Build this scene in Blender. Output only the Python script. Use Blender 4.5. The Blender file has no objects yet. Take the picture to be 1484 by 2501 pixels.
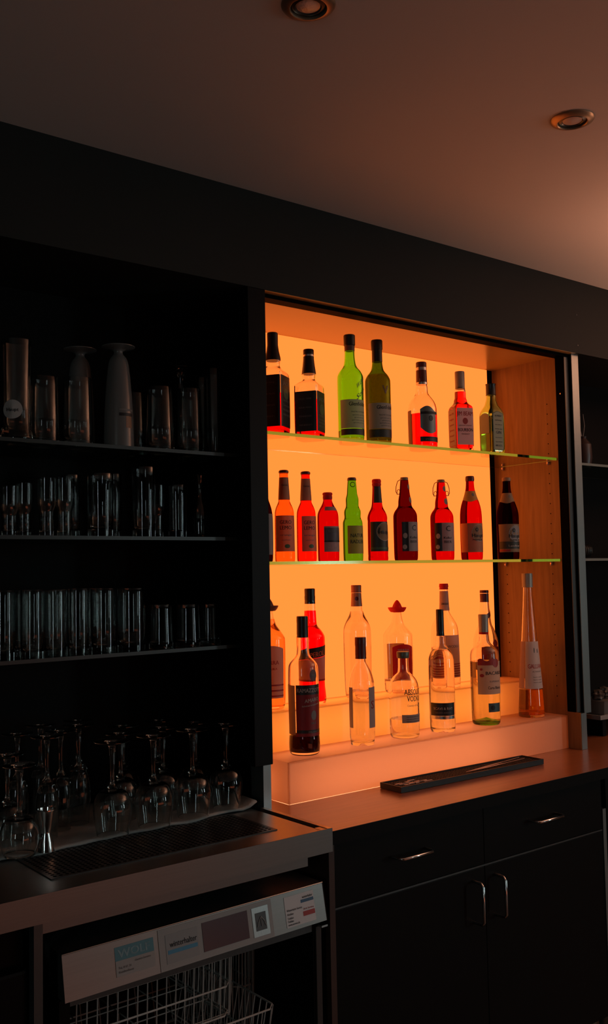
import bpy, bmesh, math, random
from mathutils import Vector, Matrix
R = math.radians
random.seed(7)
S = bpy.context.scene
COL = S.collection

# ------------------------------------------------------------------ camera, world, lights
cam_d = bpy.data.cameras.new('camera'); cam = bpy.data.objects.new('camera', cam_d); COL.objects.link(cam)
YAW, PIT, ROL = -0.6643, 0.0636, -0.0194
Fv = Vector((-math.sin(YAW)*math.cos(PIT), math.cos(YAW)*math.cos(PIT), math.sin(PIT)))
Rt = Vector((math.cos(YAW), math.sin(YAW), 0)); Up = Rt.cross(Fv)
r2 = math.cos(ROL)*Rt + math.sin(ROL)*Up; u2 = -math.sin(ROL)*Rt + math.cos(ROL)*Up
M = Matrix((r2, u2, -Fv)).transposed().to_4x4(); M.translation = Vector((-2.5158, -1.9012, 0.5568))
cam.matrix_world = M
cam_d.sensor_fit = 'HORIZONTAL'; cam_d.sensor_width = 36.0; cam_d.lens = 2360.35/1484*36
cam_d.clip_start = 0.02
S.camera = cam

W = bpy.data.worlds.new('world'); S.world = W; W.use_nodes = True
W.node_tree.nodes['Background'].inputs[0].default_value = (0.70, 0.92, 0.85, 1)
W.node_tree.nodes['Background'].inputs[1].default_value = 0.012

def area(name, loc, target, sx, sy, power, color, spread=180):
    d = bpy.data.lights.new(name, 'AREA'); d.shape = 'RECTANGLE'; d.size = sx; d.size_y = sy
    d.energy = power; d.color = color; d.spread = R(spread)
    o = bpy.data.objects.new(name, d); COL.objects.link(o); o.location = loc
    o.rotation_euler = (Vector(target)-Vector(loc)).to_track_quat('-Z', 'Y').to_euler()
    return o
# daylight through the right window, then added lights out of frame
area('window_daylight_right', (2.6, -4.2, 0.55), (-0.2, 0, 0.3), 0.36, 1.3, 16.0, (0.72, 0.93, 0.95))
area('warm_low_fill', (-0.75, -3.7, -0.52), (-1.8, -0.3, -0.1), 2.2, 0.45, 2.8, (1.0, 0.24, 0.12))  # added unseen source that warms the left steel fronts
area('soft_room_fill', (0.2, -4.5, 0.3), (-1.0, 0, 0.3), 2.6, 1.4, 0.8, (0.75, 0.90, 0.86))  # broad soft fill, added for a faint sheen in the glasses
area('ceiling_fill', (0.36, -0.58, 1.06), (0.36, -0.66, 1.46), 1.40, 0.08, 1.6, (1.0, 0.44, 0.26), 140)  # added strip out of frame that warms the ceiling near the bulkhead
area('ceiling_fill_far', (1.35, -1.30, 0.45), (1.25, -1.30, 1.4), 0.9, 0.6, 27.0, (1.0, 0.45, 0.27), 130)  # broad light added out of frame to brighten the ceiling
area('glass_streak_left', (-4.7, -2.9, 0.6), (-1.6, 0, 0.3), 0.22, 1.1, 5.0, (0.75, 0.93, 0.93))  # narrow light added for streaks on the left of the glasses
area('glass_streak_far', (0.9, -4.5, 0.7), (-1.4, 0, 0.4), 0.16, 1.0, 3.0, (0.75, 0.93, 0.93))  # another added narrow light, for more highlights in the glassware
# lights added inside the stepped riser to boost its glow
area('riser_boost_low', (-0.690, 0.115, 0.030), (-0.690, -0.02, 0.075), 0.76, 0.03, 0.50, (1.0, 0.35, 0.16))
area('riser_boost_high', (-0.620, 0.235, 0.150), (-0.620, 0.10, 0.175), 0.92, 0.03, 0.62, (1.0, 0.42, 0.07))

vs = S.view_settings
vs.view_transform = 'Standard'; vs.look = 'None'; vs.exposure = 0.0; vs.gamma = 1.0; vs.use_curve_mapping = False
cy = S.cycles
cy.max_bounces = 18; cy.transmission_bounces = 18; cy.glossy_bounces = 4; cy.diffuse_bounces = 3
cy.transparent_max_bounces = 12; cy.caustics_reflective = False; cy.caustics_refractive = True
cy.sample_clamp_indirect = 3.0; cy.use_denoising = True; cy.blur_glossy = 0.6
cy.use_adaptive_sampling = True; cy.adaptive_threshold = 0.02

# ------------------------------------------------------------------ materials
def mat(name): 
    m = bpy.data.materials.new(name); m.use_nodes = True
    return m, m.node_tree.nodes, m.node_tree.links
def P(name, col, rough=0.5, metal=0.0, spec=0.5, bump=None, coat=0.0, var=None):
    m, n, l = mat(name); b = n['Principled BSDF']
    b.inputs['Base Color'].default_value = (*col, 1); b.inputs['Roughness'].default_value = rough
    b.inputs['Metallic'].default_value = metal; b.inputs['Specular IOR Level'].default_value = spec
    b.inputs['Coat Weight'].default_value = coat; b.inputs['Coat Roughness'].default_value = 0.08
    if var or bump:
        tc = n.new('ShaderNodeTexCoord'); mp = n.new('ShaderNodeMapping'); l.new(tc.outputs['Object'], mp.inputs[0])
        nz = n.new('ShaderNodeTexNoise'); l.new(mp.outputs[0], nz.inputs[0])
        sc, scale, amt = var or bump
        mp.inputs['Scale'].default_value = sc; nz.inputs['Scale'].default_value = scale; nz.inputs['Detail'].default_value = 5
        if var:
            mx = n.new('ShaderNodeMixRGB'); mx.inputs[1].default_value = (*[c*(1-amt) for c in col], 1)
            mx.inputs[2].default_value = (*[min(1, c*(1+amt)) for c in col], 1)
            l.new(nz.outputs[0], mx.inputs[0]); l.new(mx.outputs[0], b.inputs['Base Color'])
        if bump:
            bp = n.new('ShaderNodeBump'); bp.inputs['Strength'].default_value = bump[2]; bp.inputs['Distance'].default_value = 0.002
            l.new(nz.outputs[0], bp.inputs['Height']); l.new(bp.outputs[0], b.inputs['Normal'])
    return m
def G(name, col=(1, 1, 1), ior=1.45, rough=0.0):
    m, n, l = mat(name); n.remove(n['Principled BSDF'])
    g = n.new('ShaderNodeBsdfGlass'); g.inputs['Color'].default_value = (*col, 1)
    g.inputs['IOR'].default_value = ior; g.inputs['Roughness'].default_value = rough
    l.new(g.outputs[0], n['Material Output'].inputs[0]); return m
def paper(name, col, trans=0.3):
    m, n, l = mat(name); b = n['Principled BSDF']
    b.inputs['Base Color'].default_value = (*col, 1); b.inputs['Roughness'].default_value = 0.55
    t = n.new('ShaderNodeBsdfTranslucent'); t.inputs[0].default_value = (*col, 1)
    x = n.new('ShaderNodeMixShader'); x.inputs[0].default_value = trans
    l.new(b.outputs[0], x.inputs[1]); l.new(t.outputs[0], x.inputs[2]); l.new(x.outputs[0], n['Material Output'].inputs[0])
    return m

m_black = P('black_laminate', (0.0025, 0.0025, 0.0025), 0.45, spec=0.12, var=((1, 1, 8), 6, 0.3))
m_carcass = P('dark_cabinet_interior', (0.0035, 0.0033, 0.0030), 0.6, spec=0.1, var=((1, 1, 5), 6, 0.3))
m_fascia = P('grey_black_fascia', (0.020, 0.021, 0.019), 0.6, spec=0.2, var=((1, 1, 1), 3, 0.15))
m_door = P('dark_wenge_front', (0.0030, 0.0025, 0.0022), 0.45, spec=0.12, var=((30, 30, 1.5), 6, 0.5))
m_ceil = P('ceiling_paint', (0.80, 0.77, 0.73), 0.9, spec=0.1, var=((1, 1, 1), 2, 0.03))
m_wall = P('room_wall_paint', (0.10, 0.09, 0.08), 0.9, var=((1, 1, 1), 2, 0.1))
m_floor = P('brown_floor', (0.10, 0.06, 0.04), 0.5, var=((2, 12, 1), 4, 0.3))
m_alu = P('brushed_aluminium', (0.34, 0.37, 0.36), 0.32, metal=0.9, var=((60, 60, 1), 8, 0.15))
m_alud = P('dark_anodised_rail', (0.10, 0.11, 0.11), 0.3, metal=0.6, var=((60, 60, 1), 8, 0.15))
m_rail = P('black_rail', (0.0012, 0.0012, 0.0012), 0.6, spec=0.02)
m_steel = P('stainless_steel', (0.50, 0.47, 0.44), 0.37, metal=1.0, var=((2, 90, 90), 6, 0.12))
m_steelf = P('stainless_steel_front', (0.22, 0.21, 0.195), 0.38, metal=0.85, var=((1, 60, 60), 6, 0.1))
m_chrome = P('polished_chrome', (0.65, 0.65, 0.64), 0.12, metal=1.0)
m_wire = P('plastic_coated_wire', (0.45, 0.44, 0.41), 0.4)
m_perf = P('perforated_dark_sheet', (0.06, 0.06, 0.058), 0.35, metal=0.5, spec=0.4)
m_holeblk = P('hole_black', (0.001, 0.001, 0.001), 0.9, spec=0.0)
m_towel = P('white_terry_cloth', (0.42, 0.425, 0.41), 0.95, spec=0.1, bump=((1, 1, 1), 500, 0.5))
m_nlam = P('pale_laminate', (0.48, 0.33, 0.13), 0.24, spec=0.5, var=((1, 1, 1), 4, 0.04))
m_bronze = P('nickel_ring', (0.48, 0.36, 0.25), 0.36, metal=0.8)
m_lens = P('frosted_lamp_lens', (0.85, 0.70, 0.62), 0.2, spec=0.8, bump=((1, 1, 1), 120, 0.5))
m_rubber = P('black_rubber', (0.010, 0.010, 0.010), 0.5, spec=0.35)
m_white = P('white_plastic', (0.26, 0.27, 0.27), 0.4)
m_porc = P('white_china', (0.16, 0.165, 0.165), 0.3)
m_straw = P('pale_pink_plastic', (0.55, 0.42, 0.38), 0.5)
m_pin = P('pink_metal_pin', (0.75, 0.55, 0.5), 0.25, metal=0.7)

def wood(name, col, dark, rough, scale):
    m, n, l = mat(name); b = n['Principled BSDF']; b.inputs['Roughness'].default_value = rough
    tc = n.new('ShaderNodeTexCoord'); mp = n.new('ShaderNodeMapping'); l.new(tc.outputs['Object'], mp.inputs[0])
    mp.inputs['Scale'].default_value = scale
    nz = n.new('ShaderNodeTexNoise'); nz.inputs['Scale'].default_value = 5; nz.inputs['Detail'].default_value = 6
    nz.inputs['Distortion'].default_value = 0.6
    l.new(mp.outputs[0], nz.inputs[0]); cr = n.new('ShaderNodeValToRGB')
    cr.color_ramp.elements[0].position = 0.3; cr.color_ramp.elements[0].color = (*dark, 1)
    cr.color_ramp.elements[1].position = 0.7; cr.color_ramp.elements[1].color = (*col, 1)
    l.new(nz.outputs[0], cr.inputs[0]); l.new(cr.outputs[0], b.inputs['Base Color'])
    return m
m_walnut = wood('brown_wood_veneer', (0.32, 0.18, 0.065), (0.22, 0.115, 0.04), 0.42, (1, 14, 1.2))
m_top = wood('dark_wood_worktop', (0.35, 0.125, 0.050), (0.26, 0.090, 0.036), 0.28, (1.2, 16, 1))
m_top.node_tree.nodes['Principled BSDF'].inputs['Specular IOR Level'].default_value = 0.8
m_top.node_tree.nodes['Principled BSDF'].inputs['Coat Weight'].default_value = 0.6
m_top.node_tree.nodes['Principled BSDF'].inputs['Coat Roughness'].default_value = 0.22

def panel_mat():
    m, n, l = mat('luminous_panel'); n.remove(n['Principled BSDF'])
    e = n.new('ShaderNodeEmission'); e.inputs[0].default_value = (1.0, 0.190, 0.029, 1); e.inputs[1].default_value = 1.70
    l.new(e.outputs[0], n['Material Output'].inputs[0]); return m
m_panel = panel_mat()
def acrylic():
    m, n, l = mat('opal_acrylic'); b = n['Principled BSDF']
    b.inputs['Base Color'].default_value = (0.80, 0.52, 0.38, 1); b.inputs['Roughness'].default_value = 0.3
    t = n.new('ShaderNodeBsdfTranslucent'); t.inputs[0].default_value = (1.0, 0.80, 0.55, 1)
    x = n.new('ShaderNodeMixShader'); x.inputs[0].default_value = 0.5
    l.new(b.outputs[0], x.inputs[1]); l.new(t.outputs[0], x.inputs[2]); l.new(x.outputs[0], n['Material Output'].inputs[0])
    return m
m_acr = acrylic()
m_acre = G('acrylic_edge', (1.0, 0.92, 0.85), 1.2)
m_sglass = G('shelf_glass', (0.92, 0.945, 0.85), 1.45)
m_sedge = G('green_glass_edge', (0.50, 0.92, 0.70), 1.45, 0.08)
m_dglass = G('dark_shelf_glass', (0.75, 0.82, 0.78), 1.45)
m_dedge = P('dull_glass_edge', (0.016, 0.020, 0.018), 0.3)

g_clear = G('clear_bottle_glass', (0.985, 0.985, 0.98))
g_tumbler = G('drinking_glass', (0.93, 0.945, 0.94))
g_green = G('green_bottle_glass', (0.62, 1.0, 0.30))
g_olive = G('amber_filled_green_glass', (0.46, 0.66, 0.12))
g_green2 = G('green_beer_glass', (0.28, 0.82, 0.09), 1.38)
g_pale = G('pale_green_glass', (0.80, 0.92, 0.66))
g_brown = G('brown_bottle_glass', (0.66, 0.03, 0.006), 1.38)
g_dbrown = G('dark_brown_bottle_glass', (0.26, 0.008, 0.004), 1.38)
g_black = G('nearly_black_bottle_glass', (0.09, 0.005, 0.004), 1.38)
g_orange = G('orange_soda_bottle', (0.98, 0.50, 0.20), 1.38)
g_redorange = G('red_soda_bottle', (0.98, 0.13, 0.02), 1.38)
l_whisky = G('whisky', (0.98, 0.06, 0.006), 1.34)
l_bourbon = G('bourbon', (0.98, 0.12, 0.02), 1.34)
l_red = G('red_aperitif', (1.0, 0.012, 0.004), 1.34)
l_dark = G('dark_amaro', (0.10, 0.01, 0.006), 1.34)
l_clear = G('clear_spirit', (0.98, 0.96, 0.93), 1.34)
l_gold = G('gold_tequila', (0.98, 0.72, 0.42), 1.34)
l_rum = G('pale_rum', (0.96, 0.92, 0.70), 1.34)
l_lemon = G('green_gin', (0.88, 0.90, 0.62), 1.34)
l_amber = G('amber_liqueur', (0.98, 0.66, 0.16), 1.34)

c_black = P('black_cap', (0.006, 0.005, 0.005), 0.35)
c_red = paper('red_cap', (0.85, 0.018, 0.015), 0.45)
c_dred = P('dark_red_cap', (0.10, 0.006, 0.006), 0.35)
c_grey = P('grey_foil_cap', (0.32, 0.30, 0.26), 0.4, metal=0.3)
c_orange = P('orange_cap', (0.45, 0.12, 0.05), 0.4)
c_silver = P('silver_ring', (0.6, 0.58, 0.55), 0.25, metal=0.9)
c_green = P('dark_green_cap', (0.12, 0.14, 0.11), 0.35, metal=0.3)
c_brown = P('brown_cap', (0.14, 0.06, 0.04), 0.4)
c_wood = P('pale_ceramic_stopper', (0.35, 0.20, 0.10), 0.5)
p_cream = paper('cream_paper', (0.80, 0.70, 0.58), 0.50)
p_white = paper('white_paper', (0.86, 0.83, 0.80), 0.45)
p_black = P('black_label', (0.012, 0.010, 0.010), 0.45)
p_dark = P('dark_green_label', (0.030, 0.032, 0.022), 0.5)
p_brown = paper('brown_paper', (0.46, 0.30, 0.17), 0.40)
p_grey = paper('grey_paper', (0.36, 0.34, 0.34), 0.25)
p_red = paper('red_paper', (0.60, 0.015, 0.015), 0.4)
p_dred = P('dark_red_label', (0.22, 0.006, 0.010), 0.5)
p_pink = paper('pinkish_paper', (0.72, 0.50, 0.42), 0.45)
p_yel = paper('yellow_paper', (0.62, 0.42, 0.10), 0.3)
p_steel = P('pewter_badge', (0.16, 0.18, 0.18), 0.35, metal=0.5)
p_teal = P('dark_teal_sticker', (0.05, 0.09, 0.10), 0.4)
i_black = P('black_ink', (0.008, 0.007, 0.007), 0.5)
i_grey = P('grey_ink', (0.17, 0.16, 0.15), 0.5)
i_pale = P('pale_ink', (0.45, 0.38, 0.34), 0.5)
i_red = P('red_ink', (0.35, 0.02, 0.015), 0.5)
i_blue = P('blue_ink', (0.06, 0.26, 0.42), 0.5)
i_green = P('green_ink', (0.07, 0.12, 0.05), 0.5)
m_badge = P('round_print', (0.40, 0.38, 0.36), 0.5)
m_frost = P('frosted_white_glass', (0.14, 0.14, 0.135), 0.22, spec=0.6)
m_display = P('dark_violet_display', (0.085, 0.045, 0.055), 0.2)
m_dkbtn = P('dark_grey_button', (0.05, 0.055, 0.055), 0.4)

# ------------------------------------------------------------------ geometry helpers
def link(me, name, parent=None, smooth=None):
    if smooth is not None:
        for p in me.polygons: p.use_smooth = True
        if smooth < 180: me.set_sharp_from_angle(angle=R(smooth))
    o = bpy.data.objects.new(name, me); COL.objects.link(o)
    if parent: o.parent = parent
    return o
def empty(name, loc, label, cat, group=None, rz=0):
    o = bpy.data.objects.new(name, None); COL.objects.link(o); o.location = loc; o.rotation_euler = (0, 0, rz)
    o.empty_display_size = 0.02
    return tag(o, label, cat, group)
def tag(o, label, cat, group=None):
    o['label'] = label; o['category'] = cat
    if group: o['group'] = group
    return o
def struct(o): o['kind'] = 'structure'; return o

class MB:
    def __init__(s): s.v = []; s.f = []; s.mi = []; s.mats = []
    def m(s, mt):
        if mt not in s.mats: s.mats.append(mt)
        return s.mats.index(mt)
    def box(s, x0, x1, y0, y1, z0, z1, mt):
        i = len(s.v); k = s.m(mt)
        s.v += [(x, y, z) for z in (z0, z1) for y in (y0, y1) for x in (x0, x1)]
        for q in ((0, 2, 3, 1), (4, 5, 7, 6), (0, 1, 5, 4), (2, 6, 7, 3), (0, 4, 6, 2), (1, 3, 7, 5)):
            s.f.append([i+a for a in q]); s.mi.append(k)
        return s
    def quad(s, a, b, c, d, mt):
        i = len(s.v); s.v += [a, b, c, d]; s.f.append([i, i+1, i+2, i+3]); s.mi.append(s.m(mt)); return s
    def poly(s, pts, mt):
        i = len(s.v); s.v += pts; s.f.append(list(range(i, i+len(pts)))); s.mi.append(s.m(mt)); return s
    def tube(s, pts, r, mt, seg=8):
        k = s.m(mt); pts = [Vector(p) for p in pts]; base = len(s.v); n = len(pts)
        t0 = (pts[1]-pts[0]).normalized(); ref = Vector((0, 0, 1)) if abs(t0.z) < 0.9 else Vector((1, 0, 0))
        nx = t0.cross(ref).normalized()
        for i, p in enumerate(pts):
            t = (pts[min(i+1, n-1)]-pts[max(i-1, 0)]).normalized()
            nx = (nx - t*nx.dot(t)).normalized(); ny = t.cross(nx)
            for j in range(seg):
                a = 2*math.pi*j/seg; q = p + r*(math.cos(a)*nx+math.sin(a)*ny); s.v.append(tuple(q))
        for i in range(n-1):
            for j in range(seg):
                a = base+i*seg+j; b = base+i*seg+(j+1) % seg
                s.f.append([a, b, b+seg, a+seg]); s.mi.append(k)
        s.f.append([base+j for j in range(seg)][::-1]); s.mi.append(k)
        s.f.append([base+(n-1)*seg+j for j in range(seg)]); s.mi.append(k)
        return s
    def build(s, name, parent=None, smooth=None, bevel=0):
        me = bpy.data.meshes.new(name); me.from_pydata(s.v, [], s.f)
        for mt in s.mats: me.materials.append(mt)
        for p, k in zip(me.polygons, s.mi): p.material_index = k
        me.update()
        if bevel:
            bm = bmesh.new(); bm.from_mesh(me)
            bmesh.ops.remove_doubles(bm, verts=bm.verts, dist=1e-6)
            bmesh.ops.recalc_face_normals(bm, faces=bm.faces)
            bmesh.ops.bevel(bm, geom=bm.edges[:], offset=bevel, segments=2, affect='EDGES', profile=0.6)
            bm.to_mesh(me); bm.free(); me.update()
        return link(me, name, parent, smooth)
def box(name, x0, x1, y0, y1, z0, z1, mt, parent=None, bevel=0):
    return MB().box(x0, x1, y0, y1, z0, z1, mt).build(name, parent, None, bevel)

def sup(r, a, n):
    if n <= 2.01: return r
    c, s_ = abs(math.cos(a)), abs(math.sin(a))
    return r/((c**n+s_**n)**(1.0/n))
def lathe(name, path, mt, parent=None, seg=40, smooth=35, off=(0, 0)):
    """path: (r, h, n) metres, walked once round the solid from axis to axis"""
    v = []; f = []; rings = []
    for r, h, n in path:
        if r < 1e-6: rings.append([len(v)]); v.append((off[0], off[1], h)); continue
        ring = []
        for j in range(seg):
            a = 2*math.pi*j/seg; q = sup(r, a, n)
            ring.append(len(v)); v.append((off[0]+q*math.sin(a), off[1]-q*math.cos(a), h))
        rings.append(ring)
    for A, B in zip(rings, rings[1:]):
        if len(A) == 1 and len(B) == 1: continue
        for j in range(seg):
            k = (j+1) % seg
            if len(A) == 1: f.append((A[0], B[k], B[j]))
            elif len(B) == 1: f.append((A[j], A[k], B[0]))
            else: f.append((A[j], A[k], B[k], B[j]))
    me = bpy.data.meshes.new(name); me.from_pydata(v, [], f); me.materials.append(mt); me.update()
    return link(me, name, parent, smooth)
def chaikin(p, it=1):
    for _ in range(it):
        o = [p[0]]
        for a, b in zip(p, p[1:]):
            if abs(a[0]-b[0])+abs(a[1]-b[1]) < 0.004: o += [tuple((x+y)/2 for x, y in zip(a, b))]; continue
            o.append(tuple(0.75*x+0.25*y for x, y in zip(a, b))); o.append(tuple(0.25*x+0.75*y for x, y in zip(a, b)))
        o.append(p[-1]); p = o
    return p

class Bottle:
    """prof: (h, r[, n]) in millimetres from base to mouth"""
    def __init__(s, kind, x, y, z, prof, glass, label, rz=0, liquid=None, level=None, solid=False, group=None, cat='bottle', seg=40, base=8):
        s.root = empty(kind, (x, y, z), label, cat, group, R(rz))
        pr = [(p[1]/1000, p[0]/1000, (p[2] if len(p) > 2 else 2.0)) for p in prof]
        pr = chaikin(pr, 2); s.pr = pr
        if solid:
            path = [(0, 0.003, pr[0][2]), (pr[0][0]*0.8, 0.0, pr[0][2])] + pr + [(0, pr[-1][1], 2)]
            s.glass = lathe('glass_body', path, glass, s.root, seg)
        else:
            t = 0.0028; b = base/1000
            inn = [(r-t, h, n) for r, h, n in pr if h > b+0.003]
            path = [(0, 0.004, pr[0][2]), (pr[0][0]*0.8, 0.0, pr[0][2])] + pr + inn[::-1] + [(inn[0][0]*0.9, b, inn[0][2]), (0, b+0.004, inn[0][2])]
            s.glass = lathe('glass_body', path, glass, s.root, seg)
            if liquid:
                L = level/1000; e = 0.0004; k = [(r+e, h, n) for r, h, n in inn if h < L]
                rt = s.rad(L)-t+e
                lp = [(0, b+0.0036, inn[0][2]), (inn[0][0]*0.9+e, b-e, inn[0][2])] + k + [(rt, L, s.nn(L)), (rt*0.985, L, s.nn(L)), (0, L, s.nn(L))]
                lathe('liquid', lp, liquid, s.root, seg)
    def _at(s, h, i):
        pr = s.pr
        for a, b in zip(pr, pr[1:]):
            if a[1] <= h <= b[1] and b[1] > a[1]: return a[i]+(b[i]-a[i])*(h-a[1])/(b[1]-a[1])
        return pr[-1][i] if h > pr[-1][1] else pr[0][i]
    def rad(s, h): return s._at(h, 0)
    def nn(s, h): return s._at(h, 2)
    def R(s, a, h): return sup(s.rad(h), a, s.nn(h))
    def cap(s, name, segs, mt, seg=32):
        """segs: (h, r) mm bottom to top"""
        path = [(0, segs[0][0]/1000, 2)] + [(r/1000, h/1000, 2) for h, r in segs] + [(0, segs[-1][0]/1000, 2)]
        return lathe(name, path, mt, s.root, seg, 30)
    def patch(s, name, a0, a1, h0, h1, mt, off=0.5, top=None, bot=None, parent=None, na=None):
        a0, a1 = R(a0), R(a1); h0 /= 1000; h1 /= 1000; off /= 1000
        na = na or max(6, int(abs(a1-a0)/R(5))); nh = max(2, min(10, int(abs(h1-h0)/0.012)))
        v = []; f = []
        for i in range(na+1):
            u = i/na; a = a0+(a1-a0)*u
            lo = h0+(bot(u)/1000 if bot else 0); hi = h1+(top(u)/1000 if top else 0)
            for j in range(nh+1):
                h = lo+(hi-lo)*j/nh; q = s.R(a, h)+off
                v.append((q*math.sin(a), -q*math.cos(a), h))
        for i in range(na):
            for j in range(nh):
                k = i*(nh+1)+j; f.append((k, k+nh+1, k+nh+2, k+1))
        me = bpy.data.meshes.new(name); me.from_pydata(v, [], f); me.materials.append(mt); me.update()
        return link(me, name, parent or s.root, 180)
    def disc(s, name, a, h, rx, ry, mt, off=0.8, parent=None, r_in=0, n=28, a_end=None):
        """flat round mark wrapped on the wall; rx, ry mm"""
        h /= 1000; v = []; f = []
        R0 = s.rad(h); rings = [r_in, (1+r_in)/2, 1] if r_in else [0.0, 0.5, 1]
        for q in rings:
            for j in range(n):
                t = 2*math.pi*j/n; u = rx/1000*q*math.cos(t); w = ry/1000*q*math.sin(t)
                aa = R(a)+u/R0; rr = s.R(aa, h+w)+off/1000
                v.append((rr*math.sin(aa), -rr*math.cos(aa), h+w))
        for k in range(len(rings)-1):
            for j in range(n):
                A = k*n+j; B = k*n+(j+1) % n; f.append((A, A+n, B+n, B))
        me = bpy.data.meshes.new(name); me.from_pydata(v, [], f); me.materials.append(mt); me.update()
        return link(me, name, parent or s.root, 180)
    def text(s, txt, a, h, size, mt, width=None, off=0.9, parent=None, name='lettering', slope=0, align='CENTER', face=False):
        """a: degrees of the centre (or left end) of the line; size mm"""
        vs_, fs = glyphs(txt, size/1000, align)
        if not vs_: return
        xs = [p[0] for p in vs_]; w = max(xs)-min(xs)
        k = (width/1000/w) if width else 1.0
        h /= 1000; v = []
        fa = round(a/90)*90 if face else a
        for x, y in vs_:
            u = x*k; hh = h+y+u*slope; r0 = s.rad(h)
            if face:
                off0 = math.tan(R(a-fa))*r0; aa = R(fa)+math.atan2(u+off0, r0)
            else: aa = R(a)+u/r0
            rr = s.R(aa, hh)+off/1000
            v.append((rr*math.sin(aa), -rr*math.cos(aa), hh))
        me = bpy.data.meshes.new(name); me.from_pydata(v, [], fs); me.materials.append(mt); me.update()
        return link(me, name, parent or s.root)
_gc = {}
def glyphs(txt, size, align='CENTER'):
    key = (txt, size, align)
    if key in _gc: return _gc[key]
    c = bpy.data.curves.new('tmp_text', 'FONT'); c.body = txt; c.size = size; c.align_x = align; c.resolution_u = 2
    o = bpy.data.objects.new('tmp_text', c); COL.objects.link(o)
    me = o.to_mesh(); vv = [(q.co.x, q.co.y) for q in me.vertices]; ff = [tuple(p.vertices) for p in me.polygons]
    o.to_mesh_clear(); bpy.data.objects.remove(o); bpy.data.curves.remove(c)
    n_ = len(vv); sh_ = size*0.035   # a second, shifted copy of the strokes makes the print bold
    vv = vv+[(x+sh_, y) for x, y in vv]; ff = ff+[tuple(i+n_ for i in f) for f in ff]
    _gc[key] = (vv, ff); return vv, ff
def flat_text(name, txt, origin, ux, uy, size, mt, parent=None, width=None, align='LEFT'):
    vv, ff = glyphs(txt, size, align)
    xs = [p[0] for p in vv]; k = width/(max(xs)-min(xs)) if width else 1
    o = Vector(origin); ux = Vector(ux); uy = Vector(uy)
    me = bpy.data.meshes.new(name); me.from_pydata([tuple(o+ux*(x*k)+uy*y) for x, y in vv], [], ff)
    me.materials.append(mt); me.update(); return link(me, name, parent)

# ------------------------------------------------------------------ the room
ZC, ZF = 1.470, -0.80
struct(box('ceiling', -5.2, 3.6, -4.8, 0.45, ZC, ZC+0.1, m_ceil))
struct(box('floor', -5.2, 3.6, -4.8, 0.45, ZF-0.1, ZF, m_floor))
struct(box('wall_back', -5.2, 3.6, 0.32, 0.42, ZF, ZC, m_carcass))
struct(box('wall_left', -5.2, -5.1, -4.8, 0.32, ZF, ZC, m_wall))
struct(box('wall_right', 3.5, 3.6, -4.8, 0.32, ZF, ZC, m_wall))
struct(box('wall_front', -5.1, 3.5, -4.8, -4.7, ZF, ZC, m_wall))
# matt black bulkhead over the cabinets
struct(box('trim_1', -5.1, 3.5, -0.060, 0.32, 1.2365, ZC, m_fascia))
for i, (x, z) in enumerate(((0.04, 1.36), (0.04, 1.262))):
    t = lathe('trim_screw_cover', [(0, 0, 2), (0.003, 0.0, 2), (0.002, 0.0012, 2), (0, 0.0015, 2)], m_alud, None, 12)
    t.rotation_euler = (R(90), 0, 0); t.location = (x, -0.060, z)
    tag(t, ('tiny screw cover on the black bulkhead near the ceiling', 'tiny screw cover on the black bulkhead above the rail ends')[i], 'screw cover')
for k, (x, y) in enumerate(((-1.573, -0.734), (-0.892, -0.739))):
    lab = ('round recessed ceiling spotlight nearest the top edge, reddish lens', 'round recessed ceiling spotlight at the right, pale dull lens')[k]
    e = empty('ceiling_spotlight', (x, y, ZC), lab, 'ceiling light', 'recessed spotlights in the ceiling')
    ring = [(0.0290, -0.0005), (0.0290, -0.0060), (0.0305, -0.0075), (0.0330, -0.0070), (0.0420, -0.0035), (0.0440, -0.0010), (0.0440, 0.0)]
    pth = [(r, h, 2) for r, h in ring]; pth = pth + [pth[0]]
    lathe('mounting_ring', pth, m_bronze, e, 48)
    ir = [(0.0200, -0.0002), (0.0200, -0.0035), (0.0215, -0.0048), (0.0270, -0.0030), (0.0285, -0.0005)]
    pth = [(r, h, 2) for r, h in ir]; pth = pth + [pth[0]]
    lathe('inner_ring', pth, m_alud, e, 48)
    lathe('lamp_lens', [(0, -0.0005, 2), (0.0200, -0.0005, 2), (0.0195, -0.0030, 2), (0.012, -0.0050, 2), (0, -0.0056, 2)][::-1], m_lens, e, 32)

# ------------------------------------------------------------------ display cabinet (lit niche)
XL, XR, YB = -1.178, 0.0, 0.2618
cab = empty('display_cabinet', (0, 0, 0), 'open backlit display cabinet with glowing orange back and wood side', 'cabinet')
mb = MB().box(XR, XR+0.022, 0.0, 0.30, 0.0, 1.232, m_walnut)
for col_y in (0.0365, 0.2222):
    for k in range(-17, 13):
        z = 0.5403-0.032*k
        if abs(z-0.578) < 0.012 or abs(z-0.898) < 0.012 or z < 0.13: continue
        mb.poly([(XR-0.0004, col_y+0.0019*math.cos(t*math.pi/4), z+0.0019*math.sin(t*math.pi/4)) for t in range(8)], m_holeblk)
mb.build('side_panel', cab)
box('side_panel', XL-0.022, XL, 0.0, 0.30, 0.0, 1.232, m_walnut, cab)
box('top_panel', XL-0.022, XR+0.022, 0.0, 0.30, 1.232, 1.2362, m_nlam, cab)
box('rear_panel', XL, XR, 0.2618, 0.30, 0.0, 1.232, m_carcass, cab)
lp = box('light_panel', XL, -0.035, 0.2530, 0.2612, 0.004, 1.230, m_panel, cab); lp['label'] = 'glowing amber back panel'
box('leg', XL-0.0238, XL-0.002, -0.052, 0.0, 0.0, 0.135, m_alu, cab)
box('leg', 0.0012, 0.0275, -0.050, 0.0, 0.0, 0.110, m_alu, cab)
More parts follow.
